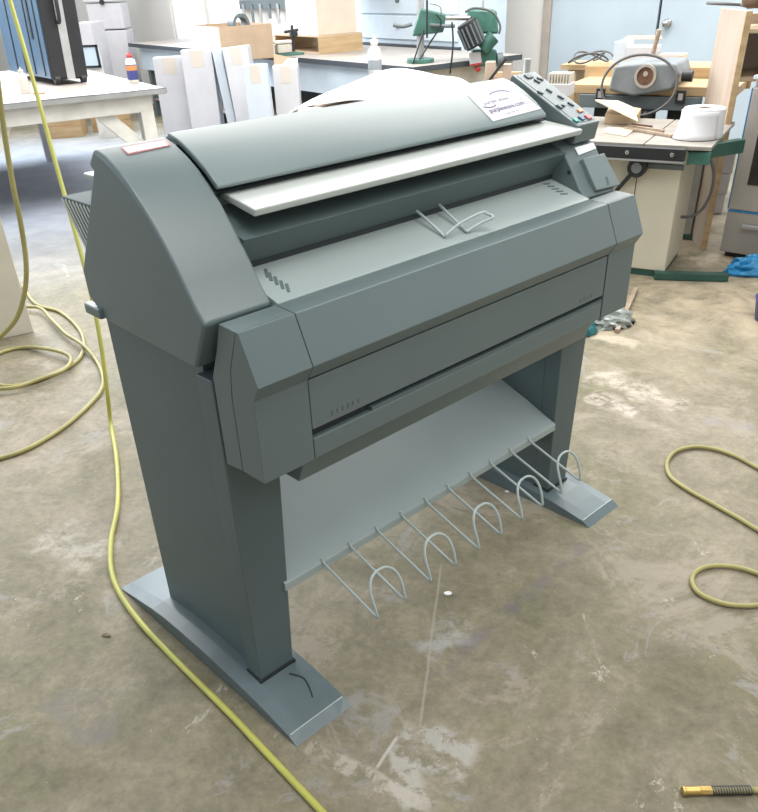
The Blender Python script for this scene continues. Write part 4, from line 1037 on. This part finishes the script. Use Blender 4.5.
# ================================================================== far right: shelf panel, range
pA = fl(704, 249, 0)
def leaf(name, pts3, th, m, parent=None):
    n = (pts3[1] - pts3[0]).cross(pts3[2] - pts3[0]).normalized(); bm = BM(); add_hull(bm, [p - n * th / 2 for p in pts3], [p + n * th / 2 for p in pts3]); return frombm(name, bm, m, parent, bevel=.002)
SU = thing('shelf_unit', 'tall narrow plywood shelf unit standing between the saw and the steel range', 'shelf', (pA.x, pA.y, 0), math.radians(-3))
def sul(p): return loc(SU, p)
ztop = at(744, 10, pA.y + .1).z
pn0, pn1 = sul(at(735, 70, pA.y + .35)), sul(at(752, 70, pA.y))
box('side_panel', (-.02, 0, 0), (.0, .42, ztop), M['plypale'], SU, bevel=.003)
box('edge_strip', (-.022, -.012, .0), (.012, -.0, ztop), M['pine'], SU, bevel=.002)
box('side_panel', (.95, .3, 0), (.97, .42, ztop), M['plypale'], SU, bevel=.003)
box('back_board', (.0, .40, ztop - .32), (.95, .42, ztop - .03), M['plypale'], SU, bevel=.003)
for z in (ztop - .32, ztop - .10):
    box('shelf_board', (.0, .01, z), (.95, .40, z + .02), M['ply'], SU, bevel=.002)
# steel range in front of it
oA = fl(718, 257, 0); oB = fl(758, 263.5, 0); r_o, l_o = frame2(oA, oB)
RG = thing('steel_range', 'stainless steel kitchen range with dark oven glass at the right edge', 'oven', (oA.x, oA.y, 0), r_o)
W_ = .72; HT = .90
def ol(p): return loc(RG, p)
box('body', (0, .03, .03), (W_, .55, HT), M['stainless'], RG, bevel=.004)
box('kick_base', (.02, .05, 0), (W_ - .02, .53, .03), M['black'], RG)
dw = box('bottom_drawer', (.0, .0, .035), (W_, .03, .255), M['stainless'], RG, bevel=.004)
bar('drawer_handle', (.10, -.02, .19), (W_ - .10, -.02, .19), .025, .02, M['alu'], dw)
dd = box('oven_door', (.0, .0, .265), (W_, .03, .86), M['stainless'], RG, bevel=.004)
box('oven_window', (.075, -.004, .40), (W_ - .075, .001, .82), M['ovenglass'], dd)
bm = BM(); add_cyl(bm, (.06, -.05, .845), (W_ - .06, -.05, .845), .014, n=16); add_bar(bm, (.08, -.05, .845), (.08, 0, .845), .02); add_bar(bm, (W_ - .08, -.05, .845), (W_ - .08, 0, .845), .02); frombm('door_handle', bm, M['alu'], dd)
box('blue_film_edge', (-.004, -.001, .27), (.0, .03, .86), M['bluefilm'], dd)['label'] = 'strip of blue protective film'
box('seam_film', (.0, -.003, .256), (W_, .001, .264), M['bluefilm'], RG)
ck = box('cooktop', (-.005, -.01, HT), (W_ + .005, .55, HT + .018), M['carton2'], RG, bevel=.003)
# papers / cartons lying on the range
o = obox('white_carton', oA + Vector((.05, .02, 0)), oA + (oB - oA).normalized() * .62 + Vector((.0, .02, 0)), .38, HT + .019, HT + .11, M['carton2'], 'pale blue-white flat carton lying on the steel range', 'carton')
o = obox('white_carton', oA + Vector((.07, .05, 0)), oA + (oB - oA).normalized() * .60 + Vector((.0, .05, 0)), .33, HT + .112, HT + .18, M['carton'], 'upper white flat carton stacked on the steel range', 'carton')
# brown pouch on the shelf unit top
pp_ = at(750, 14, pA.y + .2)
bm = BM(); c = Vector((pp_.x + .12, pp_.y, ztop + .07))
bmesh.ops.create_icosphere(bm, subdivisions=3, radius=1)
for v_ in bm.verts:
    n3 = v_.co.copy(); w_ = 1 + .12 * math.sin(5 * n3.x + 2) * math.sin(4 * n3.z + 1) + .06 * math.sin(9 * n3.y)
    v_.co = Vector((n3.x * .17 * w_, n3.y * .12 * w_, max(n3.z, -.75) * .085 * w_))
o = frombm('leather_bag', bm, M['brown'], smooth=True); o.location = (c.x, c.y, ztop + .001 + .085 * .75 * 1.05); tag(o, 'crumpled brown leather bag on top of the plywood shelf unit', 'bag')
tt = BM(); tag(tube('cord_loop', catmull([Vector((pA.x - .03, pA.y + .25, ztop + .010)) + Vector((.10 * math.cos(a_), .10 * math.sin(a_), .02 * math.sin(a_ * .5))) for a_ in [k * .5 for k in range(11)]], 4), .007, M['cable'], n=8), 'dark cord loop lying on top of the plywood shelf unit beside the brown bag', 'cord'); tt.free()
# crumpled blue film on the floor
def crumple(name, c, sx, sy, sz, m, label, cat, seed=1, sub=4):
    rnd = random.Random(seed); bm = BM(); bmesh.ops.create_icosphere(bm, subdivisions=sub, radius=1)
    W = [(rnd.uniform(2, 8), rnd.uniform(2, 8), rnd.uniform(2, 8), rnd.uniform(0, 6), rnd.uniform(.03, .12)) for _ in range(12)]
    for v_ in bm.verts:
        n3 = v_.co.copy(); s = 1 + sum(w[4] * abs(math.sin(w[0] * n3.x + w[1] * n3.y + w[2] * n3.z + w[3])) for w in W) - .45
        z = n3.z * sz * s
        v_.co = Vector((n3.x * sx * s, n3.y * sy * s, max(z, 0)))
    o = frombm(name, bm, m); o.location = (c[0], c[1], .001); return tag(o, label, cat)
cpb = fl(762, 273, 0)
crumple('blue_film', cpb, .17, .07, .085, M['bluefilm'], 'crumpled bright blue plastic film on the floor in front of the range', 'film', 3)
# film bag and stick behind the printer leg
cpb = fl(606, 322, 0)
crumple('plastic_bag', cpb, .11, .09, .055, M['clearfilm'], 'cloudy crumpled plastic bag on the floor behind the right end of the printer', 'bag', 5)
cpb = fl(597, 324, 0) 
crumple('teal_film', fl(596, 334, 0) + Vector((-.08, .03, 0)), .08, .06, .05, M['tealfilm'], 'small teal plastic film beside the cloudy bag behind the printer', 'film', 8)
tag(bar('floor_batten', fl(617, 331, .01), fl(636, 289, .01), .022, .018, M['oldwood']), 'thin wooden batten lying on the floor behind the printer', 'batten')
# purple tub just inside the right edge of the frame
pc = fl(774, 320, 0); t = thing('storage_tub', 'blue-purple plastic tub at the right edge of the frame', 'tub', (pc.x, pc.y, 0))
bm = BM(); add_lathe(bm, [(.085, .001), (.10, .10), (.105, .105), (.097, .105), (.08, .01), (0.001, .01)], n=28); frombm('wall', bm, M['navy'], t, smooth=True)
# small white pebble on the floor under the hooks and leaf
for (px, py, r, mm, lb) in ((448, 594, .009, M['sheet'], 'small white paint chip on the floor in front of the wire hooks'), (507, 492, .006, M['sheet'], 'tiny white chip on the floor under the wire hooks')):
    c = fl(px, py, 0); bm = BM(); bmesh.ops.create_icosphere(bm, subdivisions=2, radius=1)
    for v_ in bm.verts: v_.co = Vector((v_.co.x * r * 1.3, v_.co.y * r, v_.co.z * r * .25 + r * .25 + .0005))
    o = frombm('paint_chip', bm, mm, smooth=True); o.location = (c.x, c.y, 0); tag(o, lb, 'chip')
c = fl(106, 636, 0); bm = BM(); lf = catmull([(-.012, 0, .002), (-.004, .006, .004), (.010, .003, .003), (.014, -.003, .004), (.002, -.005, .002)], 3, True)
vs = [bm.verts.new(p) for p in lf]; bm.faces.new(vs); o = frombm('dry_leaf', bm, M['brown']); s = o.modifiers.new('s', 'SOLIDIFY'); s.thickness = .001; o.location = (c.x, c.y, .0005); tag(o, 'tiny dry brown leaf on the floor left of the printer foot', 'leaf')

# ================================================================== off-white board at the left edge
A_, B_ = fl(-22, 344, 0), fl(34, 332, 0); r_b, l_bd = frame2(A_, B_)
bb = thing('panel_board', 'off-white upright board standing on the floor at the left edge', 'board', (A_.x, A_.y, 0), r_b)
box('face_board', (0, 0, 0), (l_bd, .03, 1.02), M['offwhiteboard'], bb, bevel=.003)
box('back_brace', (.05, .03, 0), (.12, .10, .04), M['whitepaint'], bb)
box('back_brace', (l_bd - .16, .03, 0), (l_bd - .09, .10, .04), M['whitepaint'], bb)

# ================================================================== hoses
HR = .0085
def floorpts(L, z=HR): return [fl(x, y, z) + Vector((0, 0, 0)) for x, y in L]
# long hose: ceiling to floor
air = [at(10, 0, 2.55), at(30, 65, 2.58), at(52, 135, 2.62), at(72, 205, 2.66), at(88, 270, 2.68), at(100, 330, 2.70), at(106, 385, 2.71), ]
top = air[0] + (air[0] - air[1]).normalized() * 1.4
gr = floorpts([(111, 425), (116, 455), (118, 485), (117, 510), (111, 540), (111, 568), (119, 592), (140, 622), (171, 655), (200, 684), (232, 716), (262, 748), (292, 780), (322, 812), (345, 838), (380, 880)])
seq = [top, air[0]]
for a_, b_ in (((10, 0), 0), ((30, 65), 0)): pass
def hang(px, py, z): return fl(px, py, z)
seq = [hang(10, 0, 1.62) if False else None]
g0 = fl(111, 425, HR); far = at(10, 0, 3.4)
airp = []
for (x, y), k in (((10, 0), 0), ((24, 48), .13), ((38, 98), .27), ((52, 150), .40), ((66, 200), .54), ((80, 250), .68), ((92, 298), .80), ((101, 345), .90), ((107, 390), .97)):
    Y = far.y + (g0.y - far.y) * k; airp.append(at(x, y, Y))
seq = [airp[0] + (airp[0] - airp[1]) * 6.0, airp[0] + (airp[0] - airp[1]) * 3.0, airp[0] + (airp[0] - airp[1]) * 1.5] + airp + gr
tag(tube('air_hose', catmull(seq, 8), HR * .92, M['hose'], n=12), 'long yellow air hose hanging from above and trailing past the left printer foot', 'hose')
# coiled hose on the floor at the left
cl = [(22, 285), (36, 304), (60, 312), (78, 328), (84, 344), (78, 360), (60, 371), (36, 381), (10, 386), (-12, 381), (-20, 366), (0, 353), (24, 347.5), (48, 349), (66, 354), (71, 361), (62, 371), (40, 379), (10, 388), (-34, 386), (-66, 366), (-66, 338), (-36, 318), (-5, 311), (36, 307), (52, 320), (66, 334), (84, 346), (97, 362), (103, 378), (100, 392), (88, 406), (68, 424), (44, 440), (20, 452), (-10, 461), (-60, 475)]
pts = []
for i, (x, y) in enumerate(cl):
    z = HR + (.017 if 12 < i < 19 else 0) + (.0 if i < 22 else .018 if 24 <= i <= 27 else 0)
    pts.append(fl(x, y, z))
pts[0] = fl(22, 285, .012)
tag(tube('coiled_hose', catmull(pts, 8), HR, M['hose_pale'], n=12), 'dusty yellow hose lying in a loose coil on the floor by the white board', 'hose')
# hose drooping in front of the board
dY = 2.75
dr_ = [(-14, 20), (-4, 70), (4, 130), (12, 180), (21, 225), (26, 262), (25, 290), (18, 315), (6, 331), (-12, 345), (-40, 352)]
tag(tube('drooping_hose', catmull([at(x, y, 3.3) for x, y in dr_], 8), .0105, M['hose_pale'], n=12), 'yellow hose hanging in a long droop in front of the white board', 'hose')
# hose at the right
rc = [(800, 490), (758, 468), (735, 456), (712, 448.5), (692, 447), (675, 452), (667, 463), (671, 477), (690, 491), (715, 505), (740, 519), (760, 531), (800, 552), (850, 590), (830, 600), (800, 590), (758, 573.5), (735, 567), (712, 566), (697, 571), (692, 581), (699, 593), (718, 602), (738, 605.5), (758, 605), (800, 598), (860, 640), (850, 720), (810, 775), (785, 790), (752, 790)]
t = thing('coupled_hose', 'dull yellow air hose with a brass coupling, looping in from the right edge', 'hose', (0, 0, 0))
tube('hose_line', catmull([fl(x, y, HR + (.0 if i not in (13, 14, 25, 26) else .0)) for i, (x, y) in enumerate(rc)], 8), HR * .78, M['hose_pale'], t, n=12)
a0, a1, a2, a3 = fl(752, 790, HR + .001), fl(711, 790.5, HR + .001), fl(700, 790.5, HR + .001), fl(682, 791, HR + .001)
dirx = (a0 - a1).normalized(); L_ = (a0 - a1).length
n2_ = Vector((-dirx.y, dirx.x, 0)); hel = [a1 + dirx * (L_ * k / 150) + (n2_ * math.cos(k * 2 * PI / 10) + Vector((0, 0, 1)) * math.sin(k * 2 * PI / 10)) * .0088 for k in range(151)]
tube('spring_guard', hel, .0013, M['spring'], t, n=6)
cyl('guard_core', a1, a0, .0072, M['hose_pale'], t)
cyl('brass_coupling', a2, a1 + dirx * .002, .0095, M['brass'], t, n=6)
cyl('brass_collar', a3 + dirx * .006, a2, .0088, M['brass'], t)
cyl('brass_nozzle', a3, a3 + dirx * .006, .0100, M['brass'], t)
t.location = (0, 0, 0)

# ================================================================== light
wd = bpy.data.worlds.new('world'); SC.world = wd; wd.use_nodes = True
bg = wd.node_tree.nodes['Background']; bg.inputs['Color'].default_value = (.80, .90, 1, 1); bg.inputs['Strength'].default_value = .42
def area(name, loc_, tgt, sx, sy, e, col):
    d_ = bpy.data.lights.new(name, 'AREA'); d_.shape = 'RECTANGLE'; d_.size = sx; d_.size_y = sy; d_.energy = e; d_.color = col
    o = bpy.data.objects.new(name, d_); COL.objects.link(o); o.location = loc_
    o.rotation_euler = (Vector(tgt) - Vector(loc_)).to_track_quat('-Z', 'Y').to_euler(); return o
area('overhead_area', (-1.2, 5.3, 3.5), (-1.2, 5.3, 0), 7, 3.2, 310, (1, .97, .92))  # soft panel standing in for ceiling lamps and bounce, sized for cover highlights
area('overhead_area', (1.0, 1.2, 3.4), (1.0, 1.2, 0), 3.5, .8, 60, (1, .96, .9))
area('window_light', (-4.5, 9.3, 2.6), (0, 2, .6), 5, 1.6, 330, (.86, .93, 1))
area('window_light', (3.8, 6.2, 2.9), (1, 2.5, .6), 2.2, 1.2, 45, (.95, .97, 1))
area('overhead_area', (2.2, 6.6, 3.45), (2.2, 6.6, 0), 3, .8, 75, (1, .98, .95))  # unseen fill added to brighten the wall around the door
area('overhead_area', (-3.2, 9.6, 3.45), (-3.2, 9.6, 0), 5, 1.0, 120, (.97, .98, 1))  # unseen fill added over the bench to lift the back wall
area('overhead_area', (1.9, -.8, 3.4), (.5, 1.4, .5), 2.6, 1.2, 24, (1, .97, .92))  # front fill added behind the camera for the printer's front faces
area('window_light', (-8.3, 3.4, 2.0), (0, 2.2, .6), 3.5, 1.8, 75, (.82, .91, 1))
vs_ = SC.view_settings; vs_.view_transform = 'Standard'; vs_.look = 'None'; vs_.gamma = 1; vs_.use_curve_mapping = False; vs_.exposure = 0.35
